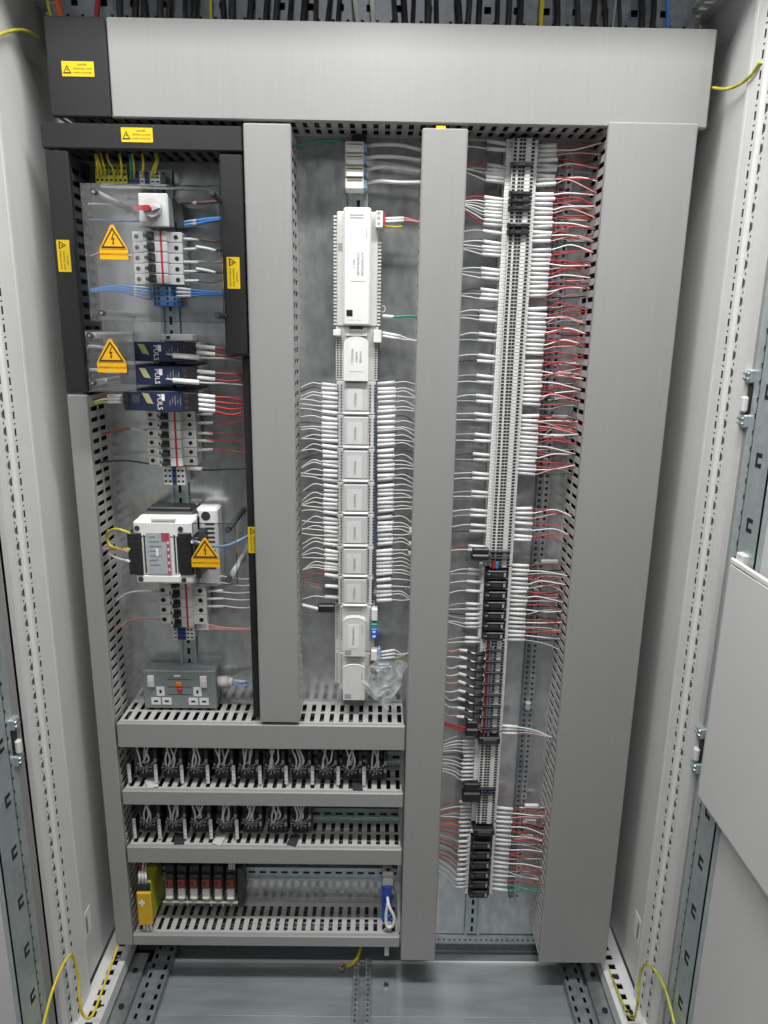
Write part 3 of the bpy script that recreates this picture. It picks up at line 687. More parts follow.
xr0, xr1 = W(199, 540, -.03)[0], W(221, 540, -.03)[0]; zr1, zr0 = W(210, 506, -.03)[1], W(210, 582, -.03)[1]
m = MB(); m.box(xa + .03, xr0, -.03, -.006, zr0, zr1, 'white_plastic', .003); m.box(xr0 + .0005, xr1, -.055, -.006, zr0, zr1, 'white_plastic', .004); m.build('rear_frame', tr)
m = MB()
for i in range(11):
    z = zr1 - .03 - i * .009; m.box(xr0 + .020, xr1 - .006, -.0553, -.054, z - .0022, z + .0022, 'dark_grey')
m.disc((xr0 + xr1) / 2, zr1 - .014, -.0556, -.05, .009, 'dark_grey', 12); m.build('vent', tr)
for p0, p1 in ((128, 142), (178.5, 192)):
    m = MB(); m.pbox(p0, 533, p1, 575, yf - .003, yf + .045, 'black_plastic', .0015)
    for i in range(5):
        x, z = W((p0 + p1) / 2 + 1, 538 + i * 7.2, yf - .003); m.disc(x, z, yf - .0034, yf - .001, .0032, 'inner_dark', 8)
        m.box(x - .01, x + .008, yf - .0035, yf - .0028, z - .0068, z - .0062, 'dark_grey')
    m.build('terminal_strip', tr)
m = MB(); m.pbox(147, 533, 171, 574, yf - .0006, yf + .0005, 'label_blue')
a, b = W(163, 533, yf - .0012), W(171, 574, yf - .0012)
m.box(W(167.5, 555, yf)[0], b[0], yf - .0012, yf - .0007, b[1], a[1], 'crimson'); m.box(W(162, 545, yf)[0], W(167.4, 555, yf)[0], yf - .0012, yf - .0007, W(160, 541, yf)[1], a[1], 'crimson')
for i in range(5): m.box(b[0] - .0035, b[0] - .001, yf - .0016, yf - .0011, b[1] + .006 + i * .013, b[1] + .011 + i * .013, 'paper')
for i in range(7): m.box(W(150, 550, yf)[0], W(156 + (i * 3) % 7, 550, yf)[0], yf - .0012, yf - .0007, a[1] - .008 - i * .009, a[1] - .0065 - i * .009, 'pale_ink')
m.box(W(156, 550, yf)[0], W(158.5, 550, yf)[0], yf - .0013, yf - .0007, a[1] - .045, a[1] - .03, 'paper'); m.build('rating_label', tr)
m = MB()
for px, py in ((137, 528), (180.5, 529), (141, 579), (184, 580)):
    x, z = W(px, py, yf); m.disc(x, z, yf - .0015, yf + .004, .0048, 'dark_grey', 12)
m.build('frame_screw', tr)
m = MB(); m.pbox(151, 519.5, 175, 521.5, -.1352, -.13, 'tag_grey'); m.build('marking', tr)
for px in (145, 175): MB().pbox(px - .6, 535, px + .8, 573, yf - .0004, yf + .002, 'dark_grey').build('cooling_slot', tr)
wire('supply_wire', 'yellow green earth wire looping left of the transformer', [(130, 533, -.14), (116, 529, -.12), (107, 534, -.09), (110, 545, -.09), (120, 549, -.11), (129, 549, -.14)], .0026, 'wire_earth')
wire('supply_wire', 'brown and white lead entering left side of the transformer', [(104, 550, -.06), (114, 549, -.09), (128, 551, -.14)], .0024, 'wire_pink')
wire('supply_wire', 'pale grey lead entering lower left of the transformer', [(108, 553, -.07), (117, 558, -.1), (129, 561, -.14)], .0024, 'wire_white')
wire('supply_wire', 'pale blue lead with white end leaving right of the transformer', [(193, 542, -.14), (205, 545, -.12), (225, 546, -.09), (240, 540, -.07), (254, 533, -.05)], .0026, 'pale_blue', None, [(192, 541.5, -.14), (204, 544.5, -.12)], sr=.0036)
m = MB(); m.pbox(189, 582, 206, 592, -.1, -.09, 'white_plastic', .002)

# double socket
so = thing('double_socket', 'grey metal clad double mains socket with orange neon above wide duct', 'socket outlet', WP((180, 708, 0)))
yf = -.046; x0, x1 = W(143.5, 690, yf)[0], W(216, 690, yf)[0]; z1, z0 = W(180, 671, yf)[1], W(180, 708.5, yf)[1]; w = x1 - x0; h = z1 - z0
m = MB(); m.box(x0 + .001, x1 - .001, yf + .004, -.002, z0 + .001, z1 - .001, 'socket_grey', .003); m.build('back_box', so)
m = MB(); m.box(x0, x1, yf, yf + .0039, z0, z1, 'socket_grey', .0018); m.build('front_plate', so)
for q in (.115, .835):
    m = MB(); m.box(x0 + w * (q - .046), x0 + w * (q + .046), yf - .004, yf - .0002, z0 + h * .58, z0 + h * .88, 'white_plastic', .001)
    m.box(x0 + w * (q - .042), x0 + w * (q + .042), yf - .0045, yf - .0038, z0 + h * .60, z0 + h * .75, 'grey_plastic'); m.build('rocker_switch', so)
def pin(qx, qz, sw, sh, vert):
    m = MB(); X = x0 + w * qx; Z = z0 + h * qz
    m.box(X - sw, X + sw, yf - .0012, yf - .0002, Z - sh, Z + sh, 'white_plastic', .0012)
    (m.box(X - .0022, X + .0022, yf - .0016, yf - .001, Z - .0038, Z + .0038, 'inner_dark') if vert else m.box(X - .0042, X + .0042, yf - .0016, yf - .001, Z - .0018, Z + .002, 'inner_dark'))
    m.build('socket_hole', so)
for q in (.235, .745): pin(q, .46, .0085, .0105, True)
for q in (.165, .315, .68, .83): pin(q, .20, .0098, .0082, False)
m = MB(); m.box(x0 + w * .455, x0 + w * .535, yf - .003, yf - .0002, z0 + h * .60, z0 + h * .72, 'orange', .001); m.build('orange_button', so)
m = MB(); m.box(x0 + w * .465, x0 + w * .535, yf - .003, yf - .0002, z0 + h * .45, z0 + h * .55, 'red', .001); m.build('red_button', so)
m = MB(); m.box(x0 + w * .43, x0 + w * .52, yf - .001, yf - .0002, z0 + h * .85, z0 + h * .89, 'paper')
for i in range(3): m.box(x0 + w * .34, x0 + w * .66, yf - .0006, yf - .0002, z0 + h * (.375 + .2 * i), z0 + h * (.385 + .2 * i), 'dark_grey')
m.build('marking', so)
for q in (.07, .91): MB().disc(x0 + w * q, z0 + h * .42, yf - .001, yf - .0002, .003, 'steel', 10).build('plate_screw', so)
m = MB(); zc = z0 + h * .62
m.tube([(x1, -.026, zc), (x1 + .022, -.026, zc)], .0115, 'white_plastic', 8); m.tube([(x1 + .0221, -.026, zc), (x1 + .032, -.026, zc)], .009, 'white_plastic', 12); m.build('cable_gland', so)
for i in range(2):
    wire('socket_lead', ('upper' if i else 'lower') + ' white lead leaving the cable gland of the double socket', [(x1 + .03, -.027, zc - .003 + i * .006), (x1 + .05, -.037, zc - .004 + i * .007), (x1 + .07, -.04, zc + .002 + i * .007), (x1 + .105, -.05, zc + .022 + i * .004)], .0022, 'pale_blue', None, [(x1 + .031, -.027, zc - .003 + i * .006), (x1 + .062, -.038, zc - .002 + i * .007)], sr=.0033, world=True)

# ------------------------------------------------------------------ controller column
# four relay sockets at its head
for i in range(4):
    y0 = 141 + i * 12.2
    r = thing('patch_module', f'beige patch module with blue plug, {nth(i + 1)} from the top above white controller', 'patch module', WP((356, y0 + 11.5, -.008)), 'beige modules above the controller')
    m = MB(); m.pbox(345, y0, 364, y0 + 11.6, -.05, -.008, 'beige' if i else 'grey_plastic', .0015); m.pbox(346.2, y0 + 6.5, 363, y0 + 11, -.054, -.0495, 'white_plastic' if i else 'grey_plastic', .001); m.build('body', r)
    m = MB(); m.pbox(347, y0 + 2.6, 362.5, y0 + 3.6, -.0503, -.0495, 'dark_grey'); m.build('slot', r)
    m = MB(); m.pbox(364.2, y0 + 2, 366.5, y0 + 11, -.042, -.012, 'pale_blue', .001); m.build('plug', r)
    wire('patch_cable', f'thick white cable, {nth(i + 1)} from the top leaving the beige modules', [(366, y0 + 5, -.03), (380, y0 + 3.5 - (i == 2) * 2, -.04), (400, y0 + 4 + i * .3 - (i == 2) * 2, -.045), (422, y0 + 9 - i * 1.4, -.045)], .0032, 'wire_white', 'white cables beside the beige modules')
wire('patch_cable', 'dark green wire entering left of the beige modules', [(346, 141, -.03), (330, 140, -.04), (312, 142, -.045), (292, 147, -.05)], .0017, 'wire_green')
m = MB(); m.pbox(352, 135, 366, 140.5, -.02, -.008, 'dark_grey', .001); tag(m.build('end_stop', org=WP((358, 140, -.008))), 'dark rail end stop above the beige patch modules', 'end stop')

CXc = -.0435
def zrow(py): return W(357, py, -.06)[1]
def teeth(m, x, s, z0, z1, pitch, ln, y, k):
    z = z0 + pitch / 2
    while z < z1 - pitch * .3:
        m.box(x, x + s * ln, y, -.012, z - pitch * .27, z + pitch * .27, k); z += pitch
# long controller
r = thing('controller', 'long white automation controller, uppermost module of the middle column', 'controller', (CXc, -.008, zrow(326)))
z1, z0 = zrow(207), zrow(326)
m = MB(); m.box(-.080, -.006, -.040, -.008, z0, z1 - .004, 'light_plastic', .002); teeth(m, -.080, -1, z0, z1 - .006, .0062, .006, -.034, 'light_plastic'); teeth(m, -.006, 1, z0, z1 - .05, .0062, .006, -.034, 'light_plastic'); m.build('housing', r)
m = MB(); m.box(-.067, -.0185, -.060, -.0395, z0 + .001, z1, 'white_plastic', .003); m.build('front_cover', r)
m = MB(); xl, zl = CXc + .0025, zrow(264)
m.box(xl - .0135, xl + .0135, -.0606, -.0601, zrow(281), zrow(249), 'paper')
for i, t in enumerate(('AUTOMATION', 'CONTROLLER', 'NO. 1')): text_mb(m, t, xl + .0075 - i * .0075, -.061, zl, .0042, 'pale_ink', -math.pi / 2)
m.build('name_label', r)
m = MB()
for i in range(2): m.box(-.056, -.032, -.0605, -.0598, z1 - .0135 - i * .0045, z1 - .012 - i * .0045, 'mid_plastic')
m.box(-.027, -.0262, -.0605, -.0598, z1 - .05, z1 - .035, 'pale_ink'); m.build('vent', r)
x, z = W(349.5, 313, -.06); m = MB(); m.box(x - .0055, x + .0055, -.0606, -.05, z - .0055, z + .0055, 'black_plastic'); m.build('data_port', r)
m = MB()
for q in (0, .005, .009, .017, .021): m.box(x - .003 + q, x - .0015 + q, -.0604, -.0598, z - .013, z - .0115, 'pale_ink')
m.build('indicator', r)
m = MB(); m.box(-.078, -.070, -.0404, -.0398, zrow(250), zrow(242), 'mid_plastic'); m.build('code_patch', r)
x, z = W(379, 220, -.045); m = MB(); m.box(x - .006, x + .007, -.055, -.0402, z - .014, z + .014, 'light_plastic', .001)
for i in range(3): m.box(x - .003, x + .002, -.0554, -.054, z - .009 + i * .0085, z - .005 + i * .0085, 'mid_plastic')
m.box(x + .007, x + .0105, -.05, -.035, z - .011, z + .011, 'red'); m.build('plug', r)
for i in range(2):
    wire('patch_cable', ('upper' if not i else 'lower') + ' white red wire with sleeve plugged into the long controller', [(384, 219 + i * 3, -.045), (403, 218 + i * 2.5, -.05), (412, 220 + i, -.05), (421, 222.5, -.05)], .0013, 'wire_pink', None, [(384, 219 + i * 3, -.045), (404, 218.3 + i * 2.5, -.05)], sr=.003)
wire('patch_cable', 'yellowish lead below the plug of the long controller', [(384, 226, -.03), (395, 227, -.03), (402, 226.5, -.03)], .0016, 'wire_yellow')
wire('patch_cable', 'green earth lead with clear sleeve leaving foot of the long controller', [(383, 316, -.035), (395, 317, -.045), (408, 316, -.05), (420, 317.5, -.05)], .002, 'wire_green', None, [(383, 316, -.035), (394, 317, -.044)], sr=.003)
# cable clips at the right of the column
for py in (233.5, 309):
    x, z = W(384, py, -.03); m = MB()
    m.tube([(x - .004, -.03, z + .005), (x + .001, -.03, z + .005), (x + .0025, -.03, z), (x + .001, -.03, z - .005), (x - .004, -.03, z - .005)], .0008, 'light_plastic', 6)
    m.build('rail_clip', r)
# power module
z1, z0 = zrow(326.5), zrow(381.5)
r = thing('power_module', 'white arched power module directly below the long controller', 'module', (CXc, -.008, z0))
m = MB(); m.box(-.082, -.003, -.036, -.008, z0, z1, 'grey_plastic', .001)
for q in (-.080, -.0745, -.0095, -.0045):
    z = z0 + .004
    while z < z1 - .02: m.box(q, q + .0035, -.0364, -.0355, z, z + .0022, 'dark_grey'); z += .0045
m.build('housing', r)
m = MB(); arc = [(CXc + .0225 * math.cos(a), z1 - .0295 + .012 * math.sin(a)) for a in np.linspace(0, math.pi, 11)]
m.prism([(CXc + .0225, z0 + .001)] + arc + [(CXc - .0225, z0 + .001)], -.060, -.036, 'white_plastic'); m.build('front_cover', r)
m = MB(); xl, zl = CXc + .0005, zrow(357); m.box(xl - .0125, xl + .0125, -.0606, -.0601, zrow(371.5), zrow(342), 'paper')
for i, t in enumerate(('POWER', 'SUPPLY', 'MODULE 1')): text_mb(m, t, xl + .0075 - i * .0075, -.061, zl, .0042, 'pale_ink', -math.pi / 2)
m.build('name_label', r)
m = MB(); m.box(CXc - .02, CXc + .02, -.05, -.0362, z1 - .0165, z1 - .001, 'grey_plastic', .001); m.box(CXc - .013, CXc + .012, -.0506, -.0498, z1 - .0045, z1 - .0012, 'ink')
for i in range(2): m.box(CXc - .013, CXc + .012, -.0506, -.0498, z1 - .0105 - i * .0035, z1 - .009 - i * .0035, 'mid_plastic')
m.build('vent', r)
for px0, px1, py0, py1 in ((333, 340.5, 329.5, 336), (373.5, 381.5, 330, 343)):
    m = MB(); m.pbox(px0, py0, px1, py1, -.052, -.0362, 'white_plastic', .0015); m.build('plug', r)
for i in range(2):
    wire('patch_cable', ('upper' if not i else 'lower') + ' white wire with sleeve plugged into the arched power module', [(382, 333 + i * 3, -.045), (400, 336 + i * 3, -.05), (409, 339 + i, -.05), (420, 341.5, -.05)], .0013, 'wire_white', None, [(383, 333 + i * 3, -.045), (401, 336.5 + i * 2.6, -.05)], sr=.003)
# input / output modules
IOY = [381.8, 416, 450, 484, 516.5, 549, 579.5, 608.7]
for k in range(7):
    z1, z0 = zrow(IOY[k]) - .0002, zrow(IOY[k + 1]) + .0002
    r = thing('input_output_module', f'white input output module, {nth(k + 1)} from top below arched power module', 'module', (CXc, -.008, z0), 'input output modules')
    m = MB(); m.box(-.081, -.006, -.034, -.008, z0, z1, 'light_plastic', .001)
    m.box(-.0795, -.0075, -.0415, -.0341, z0 + .0008, z1 - .0002, 'light_plastic', .001)
    m.build('housing', r)
    m = MB(); m.box(CXc - .023, CXc + .024, -.052, -.0416, z0 + .0075, z1 - .002, 'module_grey', .002); m.box(CXc - .025, CXc + .026, -.0535, -.0416, z0 + .0002, z0 + .0065, 'light_plastic', .0032)
    m.box(CXc - .016, CXc + .012, -.0523, -.0519, z0 + .010, z1 - .012, 'light_plastic')
    for j in range(5): m.box(CXc + .0255 , CXc + .0285, -.0422, -.041, z1 - .012 - j * .0085, z1 - .0135 - j * .0085, 'mid_plastic')
    m.build('front_cover', r)
    m = MB(); text_mb(m, f'MODULE {k + 1}', CXc - .001, -.0541, (z0 + z1) / 2 - .002, .0036, 'ink', -math.pi / 2); m.build('name_label', r)
    for s, xx in ((0, -.0795), (1, -.0095)):
        m = MB(); n = 9
        for j in range(n):
            z = z1 - .006 - (z1 - z0 - .010) * (j + .5) / n + .001
            m.box(xx - .0012 + s * .001, xx + .0028 + s * .001, -.0423, -.041, z - .0019, z + .0019, 'module_blue' if k < 3 or (s and k < 6) else 'dark_grey')
            q = xx + .0085 if s == 0 else xx - .0075
            m.box(q - .0012, q + .0012, -.0423, -.041, z - .0014, z + .0014, 'dark_grey')
        m.build('terminal_row', r)
    if k == 5:
        pass
# wires of the input / output modules
cntL = cntR = 0
for k in range(7):
    t, b = IOY[k], IOY[k + 1]
    if k < 6: ys = [t + 2.5 + (b - t - 6.5) * j / 6 for j in range(7)]
    for side in (0, 1):
        if k == 6: yl = [575.5, 586, 596.5] if side == 0 else [582, 587.5, 592, 597, 600]
        else: yl = ys
        if k == 5 and side == 0: yl = ys[:5] + [568.5]
        for j, y in enumerate(yl):
            y += rnd(.9); tilt = (1.8 if side == 0 else -1.6) * (1 if j % 3 == 0 else .4)
            yd = 3 + rnd(6) if side == 1 else 1 + rnd(6)
            red = (k == 6 and side == 0 and j < 2)
            col = 'wire_red' if red else ('wire_black' if (j == 1 and k < 4 and side == 0) or (j == 0 and side == 1 and k in (1, 2)) else 'wire_white')
            nm = {'wire_red': 'red', 'wire_black': 'black', 'wire_white': 'white'}[col]
            ord_ = nth(j + 1)
            if side == 0:
                sl = [(337.5 + rnd(.4), y + tilt * .6, -.047), (321.5 + k * .6 + rnd(.7), y - tilt * .6, -.053)]
                e = 300 + k * .35
                pts = [sl[0], sl[1], (312 + k * .4, y - tilt + rnd(1) - 1, -.055), (e, y + yd, -.055)]
                nm2 = 'left'
            else:
                sl = [(378 - (k > 4) + rnd(.4), y + tilt * .3, -.047), (395.5 - k * .6 + rnd(.7), y + tilt * 1.3, -.053)]
                e = 420 - k * 1.2
                pts = [sl[0], sl[1], (406 - k * .6, y + tilt + rnd(1) - .5, -.055), (e, y + yd, -.055)]
                nm2 = 'right'
            wire('signal_wire', f'{nm} wire with white sleeve, {ord_} from top, {nm2} of the {nth(k + 1)} input output module', pts, .0010, col, f'wires {nm2} of the input output modules', sl, sr=.0040, sk='sleeve' if (j + k) % 4 else 'sleeve_grey')
# two end modules with arched covers
for (ya, yb, lb) in ((608.7, 656, 'upper of the two large arched communication modules at foot of middle column'), (656, 699.6, 'lower of the two large arched communication modules at foot of middle column')):
    z1, z0 = zrow(ya) - .0006, zrow(yb) + .0006; low = ya > 640
    r = thing('communication_module', lb, 'module', (CXc, -.008, z0))
    m = MB(); m.box(-.084, -.003, -.034, -.008, z0 + (.022 if low else 0), z1, 'light_plastic', .001); m.box(-.074, -.010, -.042, -.0338, z0 + (.012 if low else 0), z1, 'light_plastic', .002)
    for q in (-.081, -.0715, -.0135):
        z = z0 + .026
        while z < z1 - .006: m.box(q, q + .0022, -.0424 if q > -.074 else -.0344, -.0335, z, z + .0018, 'dark_grey'); z += .0052
    m.build('housing', r)
    m = MB(); arc = [(CXc + .0225 * math.cos(a), z1 - .0285 + .010 * math.sin(a)) for a in np.linspace(0, math.pi, 11)]
    m.prism([(CXc + .0225, z0 + .0005)] + arc + [(CXc - .0225, z0 + .0005)], -.064, -.042, 'light_plastic'); m.build('front_cover', r)
    m = MB(); ar2 = [(CXc + .0232 * math.cos(a), z1 - .0285 + .0115 * math.sin(a)) for a in np.linspace(.1, math.pi - .1, 11)]
    m.tube([(x, -.063, z) for x, z in ar2], .0016, 'paper', 6); m.build('arched_rim', r)
    m = MB()
    for i in range(3): m.box(CXc - .015, CXc + .015, -.0426, -.0415, z1 - .005 - i * .0035, z1 - .0035 - i * .0035, 'mid_plastic')
    m.build('vent', r)
    m = MB()
    if not low:
        m.box(CXc - .012, CXc + .009, -.0646, -.064, z0 + .018, z1 - .032, 'paper'); text_mb(m, 'COMMS MODULE', CXc - .002, -.065, (z0 + z1) / 2 - .006, .0034, 'ink', -math.pi / 2)
    m.box(CXc - .019, CXc - .006, -.0646, -.064, z0 + .004, z0 + .014, 'mid_plastic'); m.box(CXc + .0155, CXc + .0165, -.0644, -.064, z1 - .05, z1 - .034, 'pale_ink'); m.build('name_label', r)
    plugs = ((371.5, 609.5, 377.5, 621, 'white_plastic'), (371, 624, 377.2, 632, 'wire_green'), (371, 629, 377.2, 639, 'strong_blue')) if not low else ((371, 651, 377.2, 661, 'white_plastic'), (370, 667, 377, 681, 'black_plastic'))
    for q in plugs:
        m = MB(); m.pbox(q[0], q[1], q[2], q[3], -.055 - (.002 if q[4] == 'strong_blue' else 0), -.0342, q[4], .0012)
        if q[4] == 'strong_blue':
            for py in (632, 636.5): m.pbox(372.5, py - 1, 375.5, py + 1, -.0575, -.0565, 'paper')
        m.build('plug', r)
m = MB(); m.pbox(318, 605.5, 334.5, 613, -.06, -.045, 'black_plastic', .002); pl = tag(m.build('network_plug', org=WP((326, 610, -.05))), 'black network plug entering left of the upper arched module', 'plug')
wire('patch_cable', 'thick white cable of the black network plug', [(320, 609.5, -.053), (310, 607, -.055), (302, 605, -.055)], .004, 'wire_white')
for i in range(3):
    wire('patch_cable', f'white wire with sleeve, {nth(i + 1)} from the top at the lower arched module', [(378, 652 + i * 3, -.045), (394, 650 + i * 4, -.05), (402, 654 + i, -.05), (411, 652, -.05)], .0012, 'wire_earth' if i == 2 else 'wire_white', None, [(380, 652.5 + i * 3, -.046), (395, 650 + i * 3.5, -.05)], sr=.003)
m = MB(); m.pbox(377.6, 649, 380.3, 660, -.052, -.036, 'pale_blue', .001); tag(m.build('terminal_plug', org=WP((379, 655, -.04))), 'small pale blue terminal plug on lower arched module', 'plug')
# yellow ferrules on the duct edge
for i, py in enumerate((532.5, 544, 553.5)):
    m = MB(); x, z = W(411.0 - i * .5, py, -.075); m.tube([(x, -.075, z + .0065), (x, -.075, z - .0065)], .0035, 'beige', 8); m.tube([(x, -.075, z + .0066), (x, -.075, z + .0095)], .0036, 'paper' if i == 0 else 'dark_grey', 8)
    tag(m.build('cable_marker', org=(x, -.075, z)), f'{("uppermost", "middle", "lowest")[i]} of three beige cable markers on duct edge right of modules', 'cable marker', 'beige cable markers')
m = MB(); m.pbox(436, 125.3, 446, 130, -.097, -.09, 'yellow', .001); tag(m.build('sticker', org=WP((441, 128, -.09))), 'small yellow tab peeking out above the upright duct', 'tab')
# plastic bag
def bag():
    m = MB(); C4 = [WP((366, 655, -.082)), WP((406, 668, -.078)), WP((394, 711, -.094)), WP((371, 690, -.088))]
    C4 = [WP((376, 657, -.07)), WP((409, 664, -.07)), WP((386, 713, -.098)), WP((363, 684, -.085))]
    n = 14; vs = []; rr = random.Random(3)
    wob = [[rr.uniform(-1, 1) for _ in range(n + 1)] for _ in range(n + 1)]
    for layer in (0, 1):
        for i in range(n + 1):
            for j in range(n + 1):
                u, v = i / n, j / n
                p = (Vector(C4[0]) * (1 - u) * (1 - v) + Vector(C4[1]) * u * (1 - v) + Vector(C4[2]) * u * v + Vector(C4[3]) * (1 - u) * v)
                bul = math.sin(math.pi * u) * math.sin(math.pi * v)
                d = (-1 if layer == 0 else 1) * (.006 * bul + .0005) + wob[i][j] * .0009 * bul + .003 * math.sin(9 * u + 5 * v) * bul
                vs.append((p.x + .004 * math.sin(11 * v + 3 * u), p.y + d, p.z + wob[j][i] * .001 * bul + .004 * math.sin(8 * u + 2)))
    fs = []
    for L in (0, 1):
        o = L * (n + 1) ** 2
        fs += [[o + i * (n + 1) + j, o + i * (n + 1) + j + 1, o + (i + 1) * (n + 1) + j + 1, o + (i + 1) * (n + 1) + j] for i in range(n) for j in range(n)]
    m.add(vs, fs, 'bag_film', True)
    tag(m.build('plastic_bag', org=WP((385, 680, -.08))), 'crumpled clear plastic bag hanging beside the lower arched module', 'plastic bag')
bag()

# ------------------------------------------------------------------ tall terminal row
SX0, SX1 = .2145, .2695; SY = -.055; SW = SX1 - SX0
TP = .0062
def zt_(py): return W(505, py, SY)[1] if py < 400 else W(490, py, SY)[1]
def strip_x(py): return None
ZTOP = W(524, 138, SY)[1]
def zs(py):                                # Z on the front of the row
    lo = W(524 - (py - 137) * .06, py, SY); return lo[1]
def proto_terminal(name='row_terminal'):
    m = MB(); g = .0003; a, b = g, TP - g
    m.box(SX0, SX0 + SW * .17, -.046, -.010, a, b, 'white_plastic', .0004); m.box(SX1 - SW * .14, SX1, -.046, -.010, a, b, 'white_plastic', .0004)
    m.box(SX0 + SW * .1705, SX1 - SW * .1405, -.055, -.010, a, b, 'grey_plastic', .0004)
    for q, wd in ((.255, .10), (.425, .095), (.535, .095), (.815, .10)):
        m.box(SX0 + SW * (q - wd / 2), SX0 + SW * (q + wd / 2), -.0553, -.050, a + TP * .16, b - TP * .12, 'inner_dark')
    for q in (.055, .12, .93): m.box(SX0 + SW * q - .0007, SX0 + SW * q + .0007, -.0462, -.0455, a + TP * .35, a + TP * .55, 'mid_plastic')
    m.box(SX0 + SW * .62, SX0 + SW * .74, -.0556, -.0548, a + .0002, b - .0002, 'light_plastic')
    o = m.build(name, org=((SX0 + SX1) / 2 * 0, 0, 0)); return o
pt = proto_terminal(); TG = 'grey terminal blocks of the tall row'
tag(pt, 'narrow grey terminal block clipped in the tall upright terminal row', 'terminal block', TG)
BLK = [(163.5, 167.5), (192, 196), (199.5, 203.5), (206.5, 211), (224, 228), (230.5, 235)]     # black plugs lying across
bands = [(138, 568, 'g'), (568.5, 640, 'f'), (640.5, 734, 'j'), (735, 742, 'e'), (742.5, 826, 'g'), (826.5, 833, 'e'), (833.5, 838, 'g'), (838.5, 897, 'f')]
first = True; ng = 0
def put_terminal(z):
    global first, ng
    if first: pt.location = (0, 0, z); first = False
    else:
        o = pt.copy(); COL.objects.link(o); o.location = (0, 0, z)
    ng += 1
def fuse_proto(h):
    root = thing('fuse_terminal', '', 'fuse terminal', (0, 0, 0), 'black fuse terminals')
    m = MB(); m.box(SX0 + .001, SX1 - .007, -.052, -.010, .0004, h - .0004, 'black_plastic', .001)
    m.box(SX1 - .0068, SX1, -.046, -.010, .0004, h - .0004, 'white_plastic', .0005); m.box(SX0 - .006, SX0 + .0008, -.046, -.010, .0004, h - .0004, 'white_plastic', .0005); m.build('body', root)
    m = MB(); m.box(SX0 + .004, SX1 - .012, -.064, -.0522, h * .18, h * .88, 'black_plastic', .0015); m.box(SX0 + .002, SX0 + .010, -.070, -.0522, h * .35, h * .7, 'black_plastic', .0015)
    m.box(SX0 + .014, SX0 + .032, -.0645, -.0638, h * .4, h * .65, 'dark_grey'); m.box(SX0 + .036, SX0 + .040, -.0645, -.0638, h * .35, h * .7, 'mid_plastic'); m.box(SX0 + .006, SX1 - .01, -.0575, -.0521, h * .02, h * .14, 'mid_plastic', .0005); m.build('lever', root)
    return root
fz = W(500, 568.5, SY)[1]; fz2 = W(495, 640, SY)[1]; nf = 7; fh = (fz - fz2) / nf
fp = None
for (ya, yb, kd) in bands:
    z1, z0 = zs(ya), zs(yb)
    if kd in 'gj':
        n = int((z1 - z0) / TP)
        for i in range(n): put_terminal(z1 - TP * (i + 1))
    elif kd == 'f':
        n = 7 if ya < 700 else 6; h = (z1 - z0) / n
        pr = fuse_proto(h)
        for i in range(n):
            lb = f'black fuse terminal, {nth(i + 1)} from the top of the {"upper" if ya < 700 else "lowest"} group in tall row'
            if i == 0: pr.location = (0, 0, z1 - h); pr['label'] = lb; ORG[pr.name] = tuple(pr.location)
            else: 
                o = dup(pr, (0, 0, -h * i), lb)
    else:
        m = MB(); m.box(SX0 + .004, SX1 - .006, -.066, -.010, z0, z1, 'black_plastic', .002); m.box(SX0 + .012, SX1 - .014, -.069, -.065, z0 + .002, z1 - .003, 'dark_grey', .001)
        m.box(SX1 - .0058, SX1, -.046, -.010, z0 + .0003, z1 - .0003, 'white_plastic')
        tag(m.build('end_clamp', org=(SX0, -.01, z0)), ('upper' if ya < 800 else 'lower') + ' black end clamp in the lower half of the tall terminal row', 'end clamp')
# black cross plugs
for i, (ya, yb) in enumerate(BLK):
    z1, z0 = zs(ya), zs(yb); r = thing('cross_plug', f'black bridging plug, {nth(i + 1)} from the top across upper tall terminal row', 'plug', (SX0, -.055, z0), 'black bridging plugs')
    m = MB(); m.box(SX0 + .011, SX1 - .010, -.064, -.0557, z0, z1, 'black_plastic', .0015); m.build('body', r)
    m = MB(); m.box(SX0 + .006, SX0 + .0108, -.062, -.0557, z0 - .002, z1 + .001, 'black_plastic', .001); m.box(SX0 + .02, SX0 + .03, -.0668, -.0641, z0 + .001, z1 - .002, 'dark_grey', .001); m.build('grip', r)
